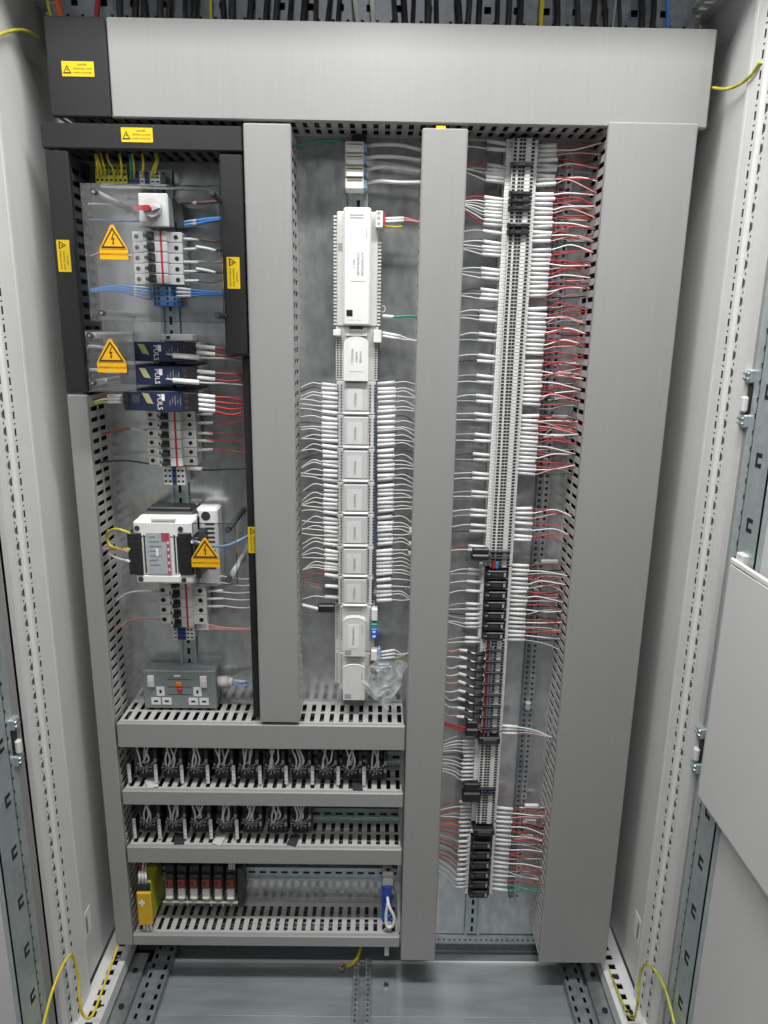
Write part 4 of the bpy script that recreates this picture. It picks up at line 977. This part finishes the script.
# dark cable ties / separators in the jumper section and red/blue jumpers
for i, py in enumerate((649, 660.3, 671.5, 682.7, 693.9, 705.1, 716.2, 727.3)):
    z = zs(py); m = MB(); m.box(SX0 + .008, SX1 - .008, -.0625, -.0557, z - .0016, z + .0016, 'black_plastic', .0006)
    tag(m.build('separator', org=(SX0, -.055, z)), f'thin black separator, {nth(i + 1)} from the top crossing the red jumper strip', 'separator', 'separators across the red jumper')
for i, py in enumerate((551, 557.5)):
    z = zs(py); m = MB(); m.box(SX0 + .004, SX1 - .008, -.0625, -.0557, z - .0014, z + .0014, 'black_plastic', .0006)
    tag(m.build('separator', org=(SX0, -.055, z)), f'thin black separator, {("upper", "lower")[i]} of two above the upper fuse terminals', 'separator')
for k, nm, xx, ya, yb, where in (('jumper_red', 'long red', .2275, 641, 736, 'below the upper fuse terminals'), ('jumper_blue', 'long dull blue', .2365, 646, 738, 'below the upper fuse terminals'), ('red', 'short red', .2285, 560, 568, 'above the upper fuse terminals'), ('blue', 'short blue', .2345, 561, 568, 'above the upper fuse terminals')):
    z1, z0 = zs(ya), zs(yb); m = MB(); n = max(1, int((z1 - z0) / TP))
    m.box(xx, xx + .0042, -.0605, -.0558, z0, z1, k, .0006)
    for i in range(n): m.box(xx + .001, xx + .0032, -.0609, -.0604, z0 + TP * (i + .3), z0 + TP * (i + .5), 'ink')
    tag(m.build('jumper_strip', org=(xx, -.056, z0)), f'{nm} jumper strip in tall terminal row {where}', 'jumper strip')
m = MB(); z = zs(790)
for dz in (-.0065, .0065): m.box(SX0 + .008, SX1 - .008, -.0625, -.0557, z + dz - .0015, z + dz + .0015, 'black_plastic', .0006)
for i in range(4): m.box(SX0 + .012 + i * .008, SX0 + .016 + i * .008, -.061, -.0557, z - .004, z + .004, 'deep_blue' if i % 2 else 'black_plastic', .0006)
tag(m.build('bridge_clip', org=(SX0, -.055, z)), 'dark blue bridge clip across lower part of tall terminal row', 'clip')
# black tags sticking out on the left
for py0, py1, px0, px1, lb in ((784, 803, 464, 480, 'black folded tag sticking out left of the lower terminal row'), (549, 561, 473, 489, 'black folded tag sticking out left above the fuse terminals'), (722, 737, 467, 478, 'black folded tag beside red wires left of the terminal row')):
    m = MB(); m.pbox(px0, py0, px1, (py0 + py1) / 2 - .5, -.062, -.046, 'black_plastic', .002); m.pbox(px0 - 1.5, (py0 + py1) / 2, px1 + 1, py1, -.068, -.045, 'black_plastic', .003)
    tag(m.build('marker_tag', org=WP(((px0 + px1) / 2, py1, -.05))), lb, 'tag')

# wires on the left of the row: sleeve at the row, tail into the duct
def left_x(py, q): return SX0 - q
yL = [142.5, 149, 166.5, 170, 173.5, 177.3, 181, 199, 202.3, 205.6, 209.2, 212.5, 216, 220.5, 225, 233, 243.5, 247.7, 251.3, 255.2, 270.5, 274.3, 279, 291.5, 295.6, 299.8, 313, 317.3, 321.2,
      336, 341.8, 357.5, 362.5, 378, 383.5, 398, 403, 416.5, 422, 437, 442.5, 456.7, 461.7, 476, 480.3, 494.6, 498.6, 513, 517.6, 528, 533.5, 549, 552, 572.5, 576, 584.6, 594, 607, 611.5, 617, 621, 626, 629.5, 641, 644.5]
yL2 = [740, 744, 747.5, 751, 755, 759, 763, 767, 771, 775, 779, 783, 806, 810, 813.5, 817.5, 821, 825.5, 829.5, 834, 839, 845, 850, 854.5, 858.5, 863, 868, 873, 878, 883, 887, 890.5]
redL = {166.5, 199, 225, 549, 813.5, 806, 825.5, 834, 839, 850, 863, 868, 873}
orL = {829.5, 826}
for gi, (lst, gname) in enumerate(((yL, 'upper part'), (yL2, 'lower part'))):
    for i, py in enumerate(lst):
        z = zs(py); col = 'wire_red' if py in redL else 'wire_orange' if py in orL else ('wire_black' if i % 9 == 5 else 'wire_white' if i % 3 else 'wire_grey')
        nm = {'wire_red': 'red', 'wire_orange': 'orange', 'wire_black': 'black', 'wire_white': 'white', 'wire_grey': 'grey'}[col]
        j = 0
        while i - j - 1 >= 0 and lst[i - j] - lst[i - j - 1] < 7: j += 1
        dz = rnd(.003) + (.002 if gi == 0 else -.004)
        xs = SX0 - .001; xe = SX0 - .0335 + rnd(.0015)
        if gi == 1: xe = SX0 - .026 + rnd(.002)
        tl = .0035 * (1 if j == 0 else .4) * (1 if gi == 0 else 1.3)
        conv = -.002 - j * -.0035
        wire('control_wire', f'{nm} sleeved wire, {nth(i + 1)} from top on left of {gname} of tall terminal row',
             [(xs, -.043, z), (xe, -.047, z + tl), (xe - .018, -.051, z + tl * 1.3 + conv * .4), (.139, -.055, z + tl + conv + dz - .003)], .0011, col, f'wires left of the {gname} of the terminal row',
             [(xs, -.043, z), (xe, -.0468, z + tl * .95)], sr=.0033, sk='sleeve' if i % 4 != 2 else 'sleeve_grey', world=True)
# nine black connectors with curling leads, left of the jumper section
for i in range(9):
    py = 653 + i * 8.3; z = zs(py)
    r = thing('lead_connector', f'black connector with curling lead, {nth(i + 1)} from the top beside the red jumper strip', 'connector', (SX0, -.045, z), 'black connectors beside the jumper')
    m = MB(); m.tube(smooth([(SX0 + .008, -.05, z - .004), (SX0 - .004, -.056, z - .003), (SX0 - .016, -.055, z), (SX0 - .026, -.052, z + .003)]), .0048, 'black_plastic', 8, r2=.0036); m.build('boot', r)
    m = MB(); m.tube([(SX0 + .004, -.054, z + .004), (SX0 + .011, -.057, z + .006)], .0016, 'steel', 6); m.tube([(SX0 - .012, -.0605, z + .0005), (SX0 - .02, -.0595, z + .002)], .0012, 'paper', 5); m.build('marker', r)
    m = MB(); m.tube([(SX0 - .027, -.052, z + .003), (SX0 - .043, -.05, z + .005 + rnd(.003))], .0034, 'sleeve', 8); m.build('sleeve', r)
    m = MB(); m.tube(smooth([(SX0 - .043, -.05, z + .005), (SX0 - .06, -.052, z + .004 + rnd(.004)), (.139, -.055, z + (.008 if i < 6 else .022))]), .0013, 'wire_white' if i % 4 else 'wire_pink', 6); m.build('lead', r)
for i in range(2):
    wire('control_wire', ('upper' if not i else 'lower') + ' thick red wire entering duct beside black folded tag', [(467, 728 + i * 3, -.055), (457, 726 + i * 2.5, -.056), (445, 722.5 + i * 2.4, -.055)], .0022, 'wire_red')

# wires on the right of the row
RW = .372
Z0r = zs(143)
groups = []
zz = []; z = zs(144)
while z > zs(477): zz.append(z); z -= .0078
groups.append((zz, 'upper part'))
groups.append(([zs(p) for p in (510, 514.5, 519, 524, 531, 537, 541)], 'part above fuse terminals'))
groups.append(([zs(567 + i * 4.4) for i in range(18)], 'upper fuse terminals'))
groups.append(([zs(p) for p in (728.5, 732, 735.5)], 'short end of the red jumper'))
groups.append(([zs(811 + i * 4.5) for i in range(19)], 'lowest part'))
for zz, gname in groups:
    n_w = 0
    for i, z in enumerate(zz):
        c = ['wire_red', 'wire_white', 'wire_pink', 'wire_red', 'wire_white', 'wire_red'][i % 6]
        if gname == 'lowest part' and i > 5: c = ['wire_white', 'wire_red', 'wire_grey'][i % 3]
        if gname == 'lowest part' and i > 16: c = 'wire_green'
        if gname.startswith('short'): c = ['wire_white', 'pale_blue', 'wire_pink'][i]
        if gname == 'upper fuse terminals': c = ['wire_red', 'wire_white', 'wire_grey'][i % 3]
        nm = {'wire_red': 'red', 'wire_white': 'white', 'wire_grey': 'grey', 'wire_green': 'green', 'pale_blue': 'pale blue', 'wire_pink': 'pink'}[c]
        if gname == 'upper part' and i in (9, 21, 33, 34, 46, 58, 59): continue
        n_w += 1
        ls = .033 + rnd(.0022); dz = rnd(.0022)
        ze = round((z - .005 + rnd(.007)) / .02) * .02 + .004 + rnd(.002)
        rise = random.choice((-.002, .001, .003, .005, .008, .012)) + rnd(.002)
        x1 = SX1 + ls; xm = x1 + (RW - x1) * random.uniform(.3, .62)
        wire('field_wire', f'{nm} sleeved wire, {nth(n_w)} from top, right of the {gname}' + ('' if gname.startswith(('short', 'upper fuse')) else ' of terminal row'),
             [(SX1 - .001, -.043, z), (x1, -.047, z + dz), (xm, -.054, z * .6 + ze * .4 + rise * (1 if z > -.5 else .5)), (RW + .002, -.06 + rnd(.012), ze)], (.0010 if c != 'wire_white' else .0012), c, f'wires right of the {gname}',
             [(SX1 - .0005, -.043, z), (x1, -.0468, z + dz)], sr=.0035, world=True, sk='sleeve' if (i * 7 + len(gname)) % 5 < 3 else 'sleeve_grey')
for za, zb_, gname in ((zs(146), zs(474), 'upper part'), (zs(569), zs(640), 'upper fuse terminals'), (zs(812), zs(885), 'lowest part')):
    z = za; i = 0
    while z > zb_:
        i += 1; c = random.choice(('wire_red', 'wire_red', 'wire_black', 'wire_pink', 'wire_grey')); nm = {'wire_red': 'red', 'wire_black': 'black', 'wire_pink': 'pink', 'wire_grey': 'grey'}[c]
        ze = z + rnd(.008)
        wire('tail_wire', f'thin {nm} wire lying behind the sleeved ones, {nth(i)} from top, right of {gname}', [(SX1 + .018, -.034, z), (SX1 + .05 + rnd(.006), -.034 + rnd(.008), z + rnd(.005)), (RW - .03 + rnd(.01), -.038 + rnd(.01), ze + rnd(.004)), (RW + .002, -.045 + rnd(.012), ze)], .0009, c, f'thin wires behind the {gname}', world=True)
        z -= random.uniform(.007, .014)
# second slim perforated rail behind the field wires
r = thing('cable_rail', 'slim dark perforated cable rail standing behind the red field wires', 'cable rail', (.328, 0, -1.28))
m = MB()
m.strip('y', -.012, .0015, .316, .328, -1.262, .30, .3185, .3245, .0125, .007, 'dark_zinc'); m.strip('y', -.012, .0015, .3285, .341, -1.262, .30, .332, .3375, .0125, .0055, 'zinc')
m.box(.316, .3175, -.0105, -.001, -1.262, .30, 'dark_zinc'); m.box(.3395, .341, -.0105, -.001, -1.262, .30, 'dark_zinc'); m.build('rail', r)
m = MB(); m.box(.319, .324, -.012, -.003, -1.278, -1.262, 'steel', .001); m.box(.333, .338, -.012, -.003, -1.278, -1.262, 'steel', .001); m.build('foot', r)
for i, py in enumerate((158, 385, 462, 592, 608, 705)):
    x, z = W(560 - (py - 160) * .088, py, -.016); m = MB(); m.box(.322, .333, -.0235, -.0125, z - .009, z + .009, 'mid_plastic', .002); m.build('clamp', r)
# pale green and white marker carriers on the plate behind the wires
for i, (px, py, w_, k, nm) in enumerate([(577, 220, 22, 'wire_green', 'green'), (577, 241, 20, 'wire_green', 'green'), (568, 364, 18, 'wire_white', 'white'), (565, 373, 14, 'wire_white', 'white'), (562, 399, 16, 'wire_white', 'white'), (560, 417, 17, 'wire_white', 'white'), (558, 436, 17, 'wire_white', 'white'),
                                       (550, 562, 18, 'wire_green', 'green'), (549, 600, 18, 'wire_green', 'green'), (532, 807, 14, 'wire_white', 'white'), (530, 823, 14, 'wire_green', 'green'), (527, 838, 13, 'wire_white', 'white')]):
    m = MB(); m.pbox(px - w_ / 2, py - 1.8, px + w_ / 2, py + 1.8, -.03, -.022, 'tag_grey' if k == 'wire_green' else 'sleeve', .002)
    m.tube([WP((px - w_ / 2, py + .5, -.026)), WP((px - w_ / 2 - 6, py + 1, -.03))], .0015, k, 6); m.tube([WP((px + w_ / 2, py, -.026)), WP((px + w_ / 2 + 8, py + 2, -.04))], .0015, k, 6)
    tag(m.build('inline_splice', org=WP((px, py, -.026))), f'{nm} inline splice sleeve, {nth(i + 1)} from top among field wires', 'splice', 'splices among the field wires')

# ------------------------------------------------------------------ rows of black connectors
def conn_row(xs, sock, pyp, pyb, row, Yf, nplates):
    z1, z0 = W(250, pyp[0], Yf)[1], W(250, pyp[1], Yf)[1]
    zc = (W(250, pyb, Yf)[1])
    first = None
    for i, px in enumerate(xs):
        x = W(px, pyb, Yf)[0]; lb = f'black round relay socket with screw terminals, {nth(i + 1)} from the left in the {row} row'
        if first is None:
            first = thing('relay_socket', lb, 'relay socket', (x, -.008, zc - .03), f'black relay sockets in the {row} row')
            m = MB(); m.box(x - .020, x + .014, -.058, -.008, zc - .036, zc + .030, 'black_plastic', .002); m.build('body', first)
            m = MB(); m.box(x + .0145, x + .0225, -.062, -.008, zc - .030, zc + .034, 'dark_grey', .0015); m.box(x + .0155, x + .0215, -.0628, -.0618, zc + .002, zc + .012, 'mid_plastic'); m.box(x + .0155, x + .0215, -.0628, -.0618, zc - .016, zc - .006, 'mid_plastic'); m.build('side_clip', first)
            m = MB(); m.disc(x - .003, zc - .002, -.062, -.0575, .0185, 'black_plastic', 20); m.build('socket_face', first)
            m = MB()
            for a in range(8):
                t = math.pi * (.92 + 1.16 * a / 7); rd = .0175 if a % 2 else .0145
                cx, cz = x - .003 + rd * math.cos(t), zc - .002 + rd * math.sin(t)
                m.tube([(cx, -.0665, cz), (cx, -.062, cz)], .0017, 'tag_grey', 7)
                m.tube([(x - .003 + .003 * math.cos(t), -.068, zc - .002 + .003 * math.sin(t)), (cx, -.0668, cz)], .0010, 'mid_plastic' if a % 3 else 'wire_grey', 5)
            m.build('pin_ring', first)
        else: dup(first, (x - first.location.x, 0, 0), lb)
        rr = random.Random(i * 7 + int(pyb)); n = 4
        wb = thing('wire_bundle', f'bundle of pale wires dropping into the {nth(i + 1)} relay socket of the {row} row', 'wire bundle', (x, -.06, zc), f'wire bundles of the {row} row')
        for q in range(n):
            xa = x - .009 + q * .0045 + rr.uniform(-.004, .004); sh = rr.uniform(-.012, .012)
            m = MB(); m.tube(smooth([(xa + sh, -.045, zc + .062), (xa + sh * .8, -.062, zc + .04), (xa + .002, -.07, zc + .018), (x - .003 + (q - 1.5) * .0045, -.068, zc + rr.uniform(-.008, .008))]), .0019, 'wire_white' if q != 2 else 'wire_grey', 6); m.build('wire', wb)
    for i, px in enumerate(xs[:0] + nplates):
        x = W(px, (pyp[0] + pyp[1]) / 2, -.075)[0]; m = MB()
        m.box(x - .0035, x + .0035, -.079, -.075, z0, z1, 'light_plastic', .0012); m.box(x - .002, x + .002, -.0749, -.05, z0 + .006, z1 - .006, 'black_plastic')
        for q in range(4): m.box(x - .0012, x + .0014, -.0792, -.0789, z0 + .008 + q * .009, z0 + .010 + q * .009, 'shade_mark_grey')
        tag(m.build('marker_plate', org=(x, -.05, z0)), f'upright white marker plate, {nth(i + 1)} from the left in the {row} row of relay sockets', 'marker plate', f'marker plates of the {row} row')
conn_row([146, 171.5, 197, 222.5, 248, 274, 300.5, 326.5, 351.5, 376.5], None, (762, 780.5), 765.5, 'upper', -.065, [129.5, 156, 182, 207.8, 233.7, 260, 286.3, 312.5, 338.3, 364])
conn_row([149.5, 175.5, 200, 226.5, 251.5, 276.7, 300.8], None, (816, 835.5), 820, 'lower', -.065, [134.6, 159.6, 185, 211, 237])
# loose grey strips lying on the slotted duct tops
for i, (px, py, a, w_, lb) in enumerate([(150, 788, .5, 12, 'grey paper strip lying on duct lip under upper connector row'), (219, 848, -.25, 12, 'grey paper strip lying on duct lip under lower connector row'), (178, 842, .2, 13, 'dark crumpled strip on duct under third lower socket'), (357, 787, .1, 14, 'dark strip on duct under last upper sockets'), (293, 842, -.2, 13, 'dark strip on duct under last lower socket')]):
    x, z = W(px, py, -.085); z = (-.927 if py < 800 else -1.063) + .0012; m = MB()
    c, s_ = math.cos(a), math.sin(a); P4 = [(-.010, -.016), (.011, -.019), (.009, .018), (-.011, .015)]
    vs = [(x + u * c - v * s_, -.075 + u * s_ + v * c, z + .001 * j) for j in (0, 1) for u, v in P4]
    m.add(vs, [(0, 1, 2, 3), (7, 6, 5, 4), (0, 4, 5, 1), (1, 5, 6, 2), (2, 6, 7, 3), (3, 7, 4, 0)], 'tag_grey' if i < 2 else 'dark_grey')
    tag(m.build('paper_strip', org=(x, -.075, z)), lb, 'strip')

# third row: yellow relay, fuse relays, adapter
yr = thing('safety_relay', 'slim yellow safety relay at left end of the lowest row', 'relay', WP((150, 925, -.008)))
yf = -.098; x0, x1 = W(137.5, 910, yf)[0], W(151, 910, yf)[0]; z1, z0 = W(145, 893, yf)[1], W(145, 926, yf)[1]
m = MB(); m.box(x0, x1, -.088, -.008, z0 + .002, z1 + .02, 'relay_side', .002); m.build('housing', yr)
m = MB(); m.box(x0 - .001, x1 + .001, yf, -.0885, z0, z1, 'relay_yellow', .003); m.build('front', yr)
m = MB(); m.box(x0, x1, -.094, -.0882, z1 + .0005, z1 + .02, 'black_plastic', .002); m.build('terminal_block', yr)
m = MB(); m.box(x0 + .004, x0 + .017, yf - .0006, yf - .0001, z1 - .028, z1 - .023, 'paper'); m.box(x0 + .009, x0 + .013, yf - .0007, yf - .0001, z1 - .034, z1 - .018, 'paper'); m.build('marking', yr)
m = MB()
for i in range(3): m.tube([(x0 + .008 + i * .007, -.088, z0 + .001), (x0 + .01 + i * .007, -.092, z0 - .016 - (i % 2) * .004)], .0032, 'sleeve', 7)
m.build('lower_plug', yr)
for i, k in enumerate(('wire_red', 'wire_white', 'wire_pink')):
    wire('relay_wire', f'{("red", "white", "pink")[i]} wire with sleeve running up from the yellow safety relay', [(x0 + .006 + i * .007, -.09, z1 + .018), (x0 + .007 + i * .006, -.085, z1 + .05), (x0 + .011 + i * .005, -.065, z1 + .09)], .0017, k, None, [(x0 + .006 + i * .007, -.09, z1 + .0185), (x0 + .0068 + i * .0062, -.0865, z1 + .046)], sr=.0031, world=True)
for i in range(6):
    x = W(169 + i * 12.25, 890, -.07)[0]; z1, z0 = W(200, 882, -.07)[1], W(200, 899, -.07)[1]
    lb = f'small white plug relay with red cap, {nth(i + 1)} from the left beside yellow relay'
    if i == 0:
        fr = thing('plug_relay', lb, 'relay', (x, -.008, z0), 'small plug relays beside the yellow relay'); fx = x
        m = MB(); m.box(x - .0105, x + .0105, -.058, -.008, z0 - .004, z1 + .03, 'black_plastic', .001)
        m.build('base', fr)
        m = MB(); m.box(x - .0085, x + .0075, -.070, -.0582, z0, z0 + (z1 - z0) * .55, 'grey_plastic', .0025); m.box(x - .0085, x + .0075, -.0725, -.0582, z0 - .001, z0 + .006, 'beige', .002); m.build('relay_body', fr)
        m = MB(); m.box(x - .0085, x + .0075, -.068, -.0582, z0 + (z1 - z0) * .555, z1 + .002, 'dull_red', .001); m.box(x - .006, x - .001, -.0688, -.0678, z1 - .009, z1 - .002, 'black_plastic'); m.build('cap', fr)
        m = MB(); m.box(x - .0095, x + .0085, -.064, -.058, z1 + .0025, z1 + .012, 'dark_grey', .001); m.build('terminal_row', fr)
    else: dup(fr, (x - fx, 0, 0), lb)
    wb = thing('wire_bundle', f'short white sleeved wires hanging below the {nth(i + 1)} small plug relay', 'wire bundle', (x, -.05, z0 - .004))
    for q in range(3):
        m = MB(); xa = x - .006 + q * .0055 + rnd(.001); m.tube([(xa, -.054, z0 - .0045), (xa + rnd(.003), -.056, z0 - .02 - random.random() * .012)], .0021, 'sleeve', 7); m.build('wire', wb)
m = MB(); xa, xb = W(163, 900, -.06)[0], W(238, 900, -.06)[0]; z = W(200, 899.5, -.06)[1]
m.box(xa, xb, -.064, -.058, z - .0075, z - .0035, 'light_plastic', .001) 
tag(m.build('marker_bar', org=(xa, -.06, z)), 'long white marker bar under the small plug relays', 'marker bar')
m = MB(); xb0, xb1 = W(238, 890, -.05)[0], W(243, 890, -.05)[0]; m.box(xb0, xb1, -.055, -.008, W(240, 905, -.05)[1], W(240, 868, -.05)[1], 'dark_grey', .001); tag(m.build('end_stop', org=(xb0, -.008, -1.2)), 'dark rail end stop right of the small plug relays', 'end stop')
for i in range(3):
    x = W(229.5 + i * 2.3, 870, -.06)[0]; wire('relay_wire', f'white sleeved wire, {nth(i + 1)} from the left rising above the last plug relay', [(x, -.06, -1.15), (x + .0005, -.06, -1.125), (x + .001, -.05, -1.1)], .0019, 'sleeve', world=True)
# blue network adapter
ad = thing('network_adapter', 'blue and white network adapter on bare rail end with looped white cable', 'adapter', WP((388, 915, -.008)))
m = MB(); m.pbox(382, 886, 391.2, 922, -.055, -.008, 'strong_blue', .0015); m.pbox(385.5, 904, 390.5, 906, -.0556, -.0548, 'pale_blue'); m.pbox(385.5, 915, 390.5, 916.5, -.0556, -.0548, 'pale_blue'); m.build('body', ad)
m = MB(); m.pbox(382.5, 879, 393.5, 886.5, -.064, -.04, 'white_plastic', .0015); m.build('cap', ad)
m = MB(); m.pbox(383.5, 886.8, 391.5, 898, -.068, -.0555, 'strong_blue', .002); m.build('plug', ad)
m = MB(); m.tube(smooth([WP(p) for p in ((387.5, 897, -.068), (389, 906, -.085), (394, 917, -.09), (392.5, 926, -.09), (387, 926, -.088), (386, 915, -.084), (388, 903, -.08))]), .0034, 'wire_white', 8)
m.tube(smooth([WP(p) for p in ((391, 926, -.088), (386, 929, -.085), (380, 935, -.07))]), .0034, 'wire_grey', 8); m.build('cable', ad)
m = MB(); m.pbox(383, 867, 392, 877.5, -.03, -.008, 'beige', .002); x, z = W(388, 869.5, -.03); m.disc(x, z, -.031, -.028, .004, 'dark_grey', 10); tag(m.build('end_stop', org=WP((388, 877, -.008))), 'beige rail end stop above the blue network adapter', 'end stop')
m = MB(); m.pbox(384.5, 936, 389, 956, -.094, -.092, 'tag_grey', .0008); tag(m.build('cable_tie', org=WP((387, 940, -.09))), 'grey flat strap hanging below the lowest duct', 'strap')

# ------------------------------------------------------------------ earth straps of the cabinet
def strap(label, pts, r=.0026, k='wire_earth', ties=()):
    o = tag(None or (lambda mb: (mb.tube(smooth(pts, 8), r, k, 8), mb.build('earth_strap', org=pts[0]))[1])(MB()), label, 'earth wire')
    return o
YT = lambda px, py, X: (X, *YX(px, py, X))
strap('yellow earth wire looping out to the left door at the foot', [YT(118, 946, -.555), YT(104, 985, -.552), YT(93, 1014, -.55), YT(85, 1017, -.565), YT(80, 1004, -.572), YT(78, 975, -.578), YT(72, 955, -.582), YT(63, 965, -.586), YT(52, 992, -.588), YT(42, 1030, -.590)], k='wire_yellow')
strap('yellow green earth wire looping out to the right door at the foot', [YT(606, 962, .535), YT(615, 985, .532), YT(627, 1012, .53), YT(634, 1018, .540), YT(638, 1000, .546), YT(640, 975, .549), YT(646, 964, .551), YT(656, 972, .553), YT(666, 992, .555), YT(676, 1030, .556)])
strap('yellow green earth wire curving from top duct to right corner post', [YT(712, 88, .542), YT(726, 89, .552), YT(740, 84, .56), YT(752, 74, .562), YT(760, 62, .563)])
strap('yellow green earth wire curving across the upper left side panel', [YT(-6, 37, -.598), YT(10, 31, -.595), YT(25, 30.5, -.585), YT(40, 38, -.575)])
for px, py, X, lb in ((98, 1006, -.55, 'black cable tie on yellow wire, nearer the left door'), (115, 958, -.553, 'black cable tie on yellow wire at rear left'), (617, 977, .532, 'black cable tie on earth wire at rear right'), (631, 1012, .53, 'black cable tie on earth wire nearer the right door')):
    p = Vector(YT(px, py, X)); m = MB(); m.tube([p + Vector((-.001, -.004, .003)), p + Vector((.001, .004, -.003))], .0042, 'black_plastic', 8); m.tube([p + Vector((0, 0, 0)), p + Vector((.012 if X < 0 else -.012, 0, .002))], .0018, 'black_plastic', 6)
    tag(m.build('cable_tie', org=p), lb, 'cable tie')
ex, ey = ZX(347, 966, ZF + .012)
m = MB(); m.tube(smooth([(ex, ey, ZF + .012), (ex + .012, ey + .002, ZF + .016), (ex + .026, ey + .02, ZF + .022), (ex + .034, ey + .05, ZF + .04)]), .0036, 'wire_yellow', 8)
tag(m.build('earth_strap', org=(ex, ey, ZF)), 'short yellow earth wire bolted to the floor plate', 'earth wire')
m = MB(); m.tube([(ex - .012, ey, ZF), (ex - .012, ey, ZF + .014)], .008, 'steel', 6); m.tube([(ex - .012, ey, ZF + .014), (ex - .012, ey, ZF + .022)], .004, 'wire_pink', 8); tag(m.build('earth_bolt', org=(ex - .012, ey, ZF)), 'steel earth bolt on the cabinet floor plate', 'bolt')

# ------------------------------------------------------------------ cables rising above the top duct
blk = [120, 137, 143, 160, 172, 184, 190, 197, 222, 232, 252, 268, 278, 292, 306, 316, 331, 340, 393, 403, 414, 428, 436, 457, 470, 480, 498, 510, 521, 557, 577, 596, 604, 619, 642, 655]
rr = random.Random(5)
for i, px in enumerate(blk):
    x, _ = W(px, 10, -.04); s_ = rr.uniform(-.012, .012); m = MB()
    m.tube(smooth([(x + s_, -.045, .455), (x + s_ * .4, -.045, .51), (x, -.03, .56), (x - s_ * .3, -.02, .599)]), rr.choice((.0038, .0048, .0056)), 'wire_black' if i % 3 else 'dark_grey', 8)
    tag(m.build('riser_cable', org=(x, -.04, .455)), f'black riser cable, {nth(i + 1)} from the left above the top duct', 'cable', 'black riser cables above the top duct')
for px, k, nm, sl, r_ in ((52, 'wire_earth', 'yellow green', -7, .0026), (62, 'wire_orange', 'orange', -7, .0045), (96, 'wire_red', 'red', 4, .0045), (211, 'wire_yellow', 'thin yellow', 0, .002), (358.5, 'wire_white', 'first white', -4, .0042), (374, 'wire_white', 'second white', -2, .0045), (541, 'wire_yellow', 'thick yellow', 1, .0036), (669, 'blue', 'blue', -1, .0036), (613, 'wire_grey', 'thin grey', 3, .0016)):
    x0, _ = W(px, 18, -.06); x1, _ = W(px + sl, 0, -.05); m = MB()
    m.tube(smooth([(x0, -.06, .455), (x0, -.06, .49), (x1, -.05, .54), (x1 + (x1 - x0), -.03, .599)]), r_, k, 8)
    tag(m.build('riser_cable', org=(x0, -.06, .455)), f'{nm} cable rising above the top duct among black ones', 'cable')

# ------------------------------------------------------------------ light
w = bpy.data.worlds.new('World'); sc.world = w; w.use_nodes = True
nt = w.node_tree; bg = nt.nodes['Background']
tc = nt.nodes.new('ShaderNodeTexCoord'); sp = nt.nodes.new('ShaderNodeSeparateXYZ'); rp = nt.nodes.new('ShaderNodeValToRGB'); ad2 = nt.nodes.new('ShaderNodeMath')
ad2.operation = 'MULTIPLY_ADD'; ad2.inputs[1].default_value = .5; ad2.inputs[2].default_value = .5
nt.links.new(tc.outputs['Generated'], sp.inputs[0]); nt.links.new(sp.outputs['Z'], ad2.inputs[0]); nt.links.new(ad2.outputs[0], rp.inputs['Fac']); nt.links.new(rp.outputs[0], bg.inputs[0])
rp.color_ramp.elements[0].position = .28; rp.color_ramp.elements[0].color = (.10, .105, .11, 1)     # dim floor side of the room
rp.color_ramp.elements[1].position = .47; rp.color_ramp.elements[1].color = (.93, .97, 1, 1)        # pale walls
e = rp.color_ramp.elements.new(.66); e.color = (.93, .97, 1, 1)
e = rp.color_ramp.elements.new(.85); e.color = (.35, .36, .37, 1)
bg.inputs[1].default_value = .06
def area(name, loc, rot, sx, sy, power, col=(1, .97, .93)):
    l = bpy.data.lights.new(name, 'AREA'); l.shape = 'RECTANGLE'; l.size = sx; l.size_y = sy; l.energy = power; l.color = col
    o = bpy.data.objects.new(name, l); COL.objects.link(o); o.location = loc; o.rotation_euler = rot; return o
area('ceiling_lamp', (0, -.78, 1.32), (0, 0, 0), 1.7, .16, 55, (1, .99, .97))
area('ceiling_lamp', (0, -2.3, 1.32), (0, 0, 0), .16, 1.2, 16, (1, .99, .97))
sc.view_settings.view_transform = 'Standard'; sc.view_settings.look = 'None'; sc.view_settings.exposure = 0; sc.view_settings.gamma = 1
sc.render.engine = 'CYCLES'; sc.cycles.use_denoising = True; sc.cycles.max_bounces = 8; sc.cycles.transparent_max_bounces = 12
print('terminals', ng, 'objects', len(bpy.data.objects))
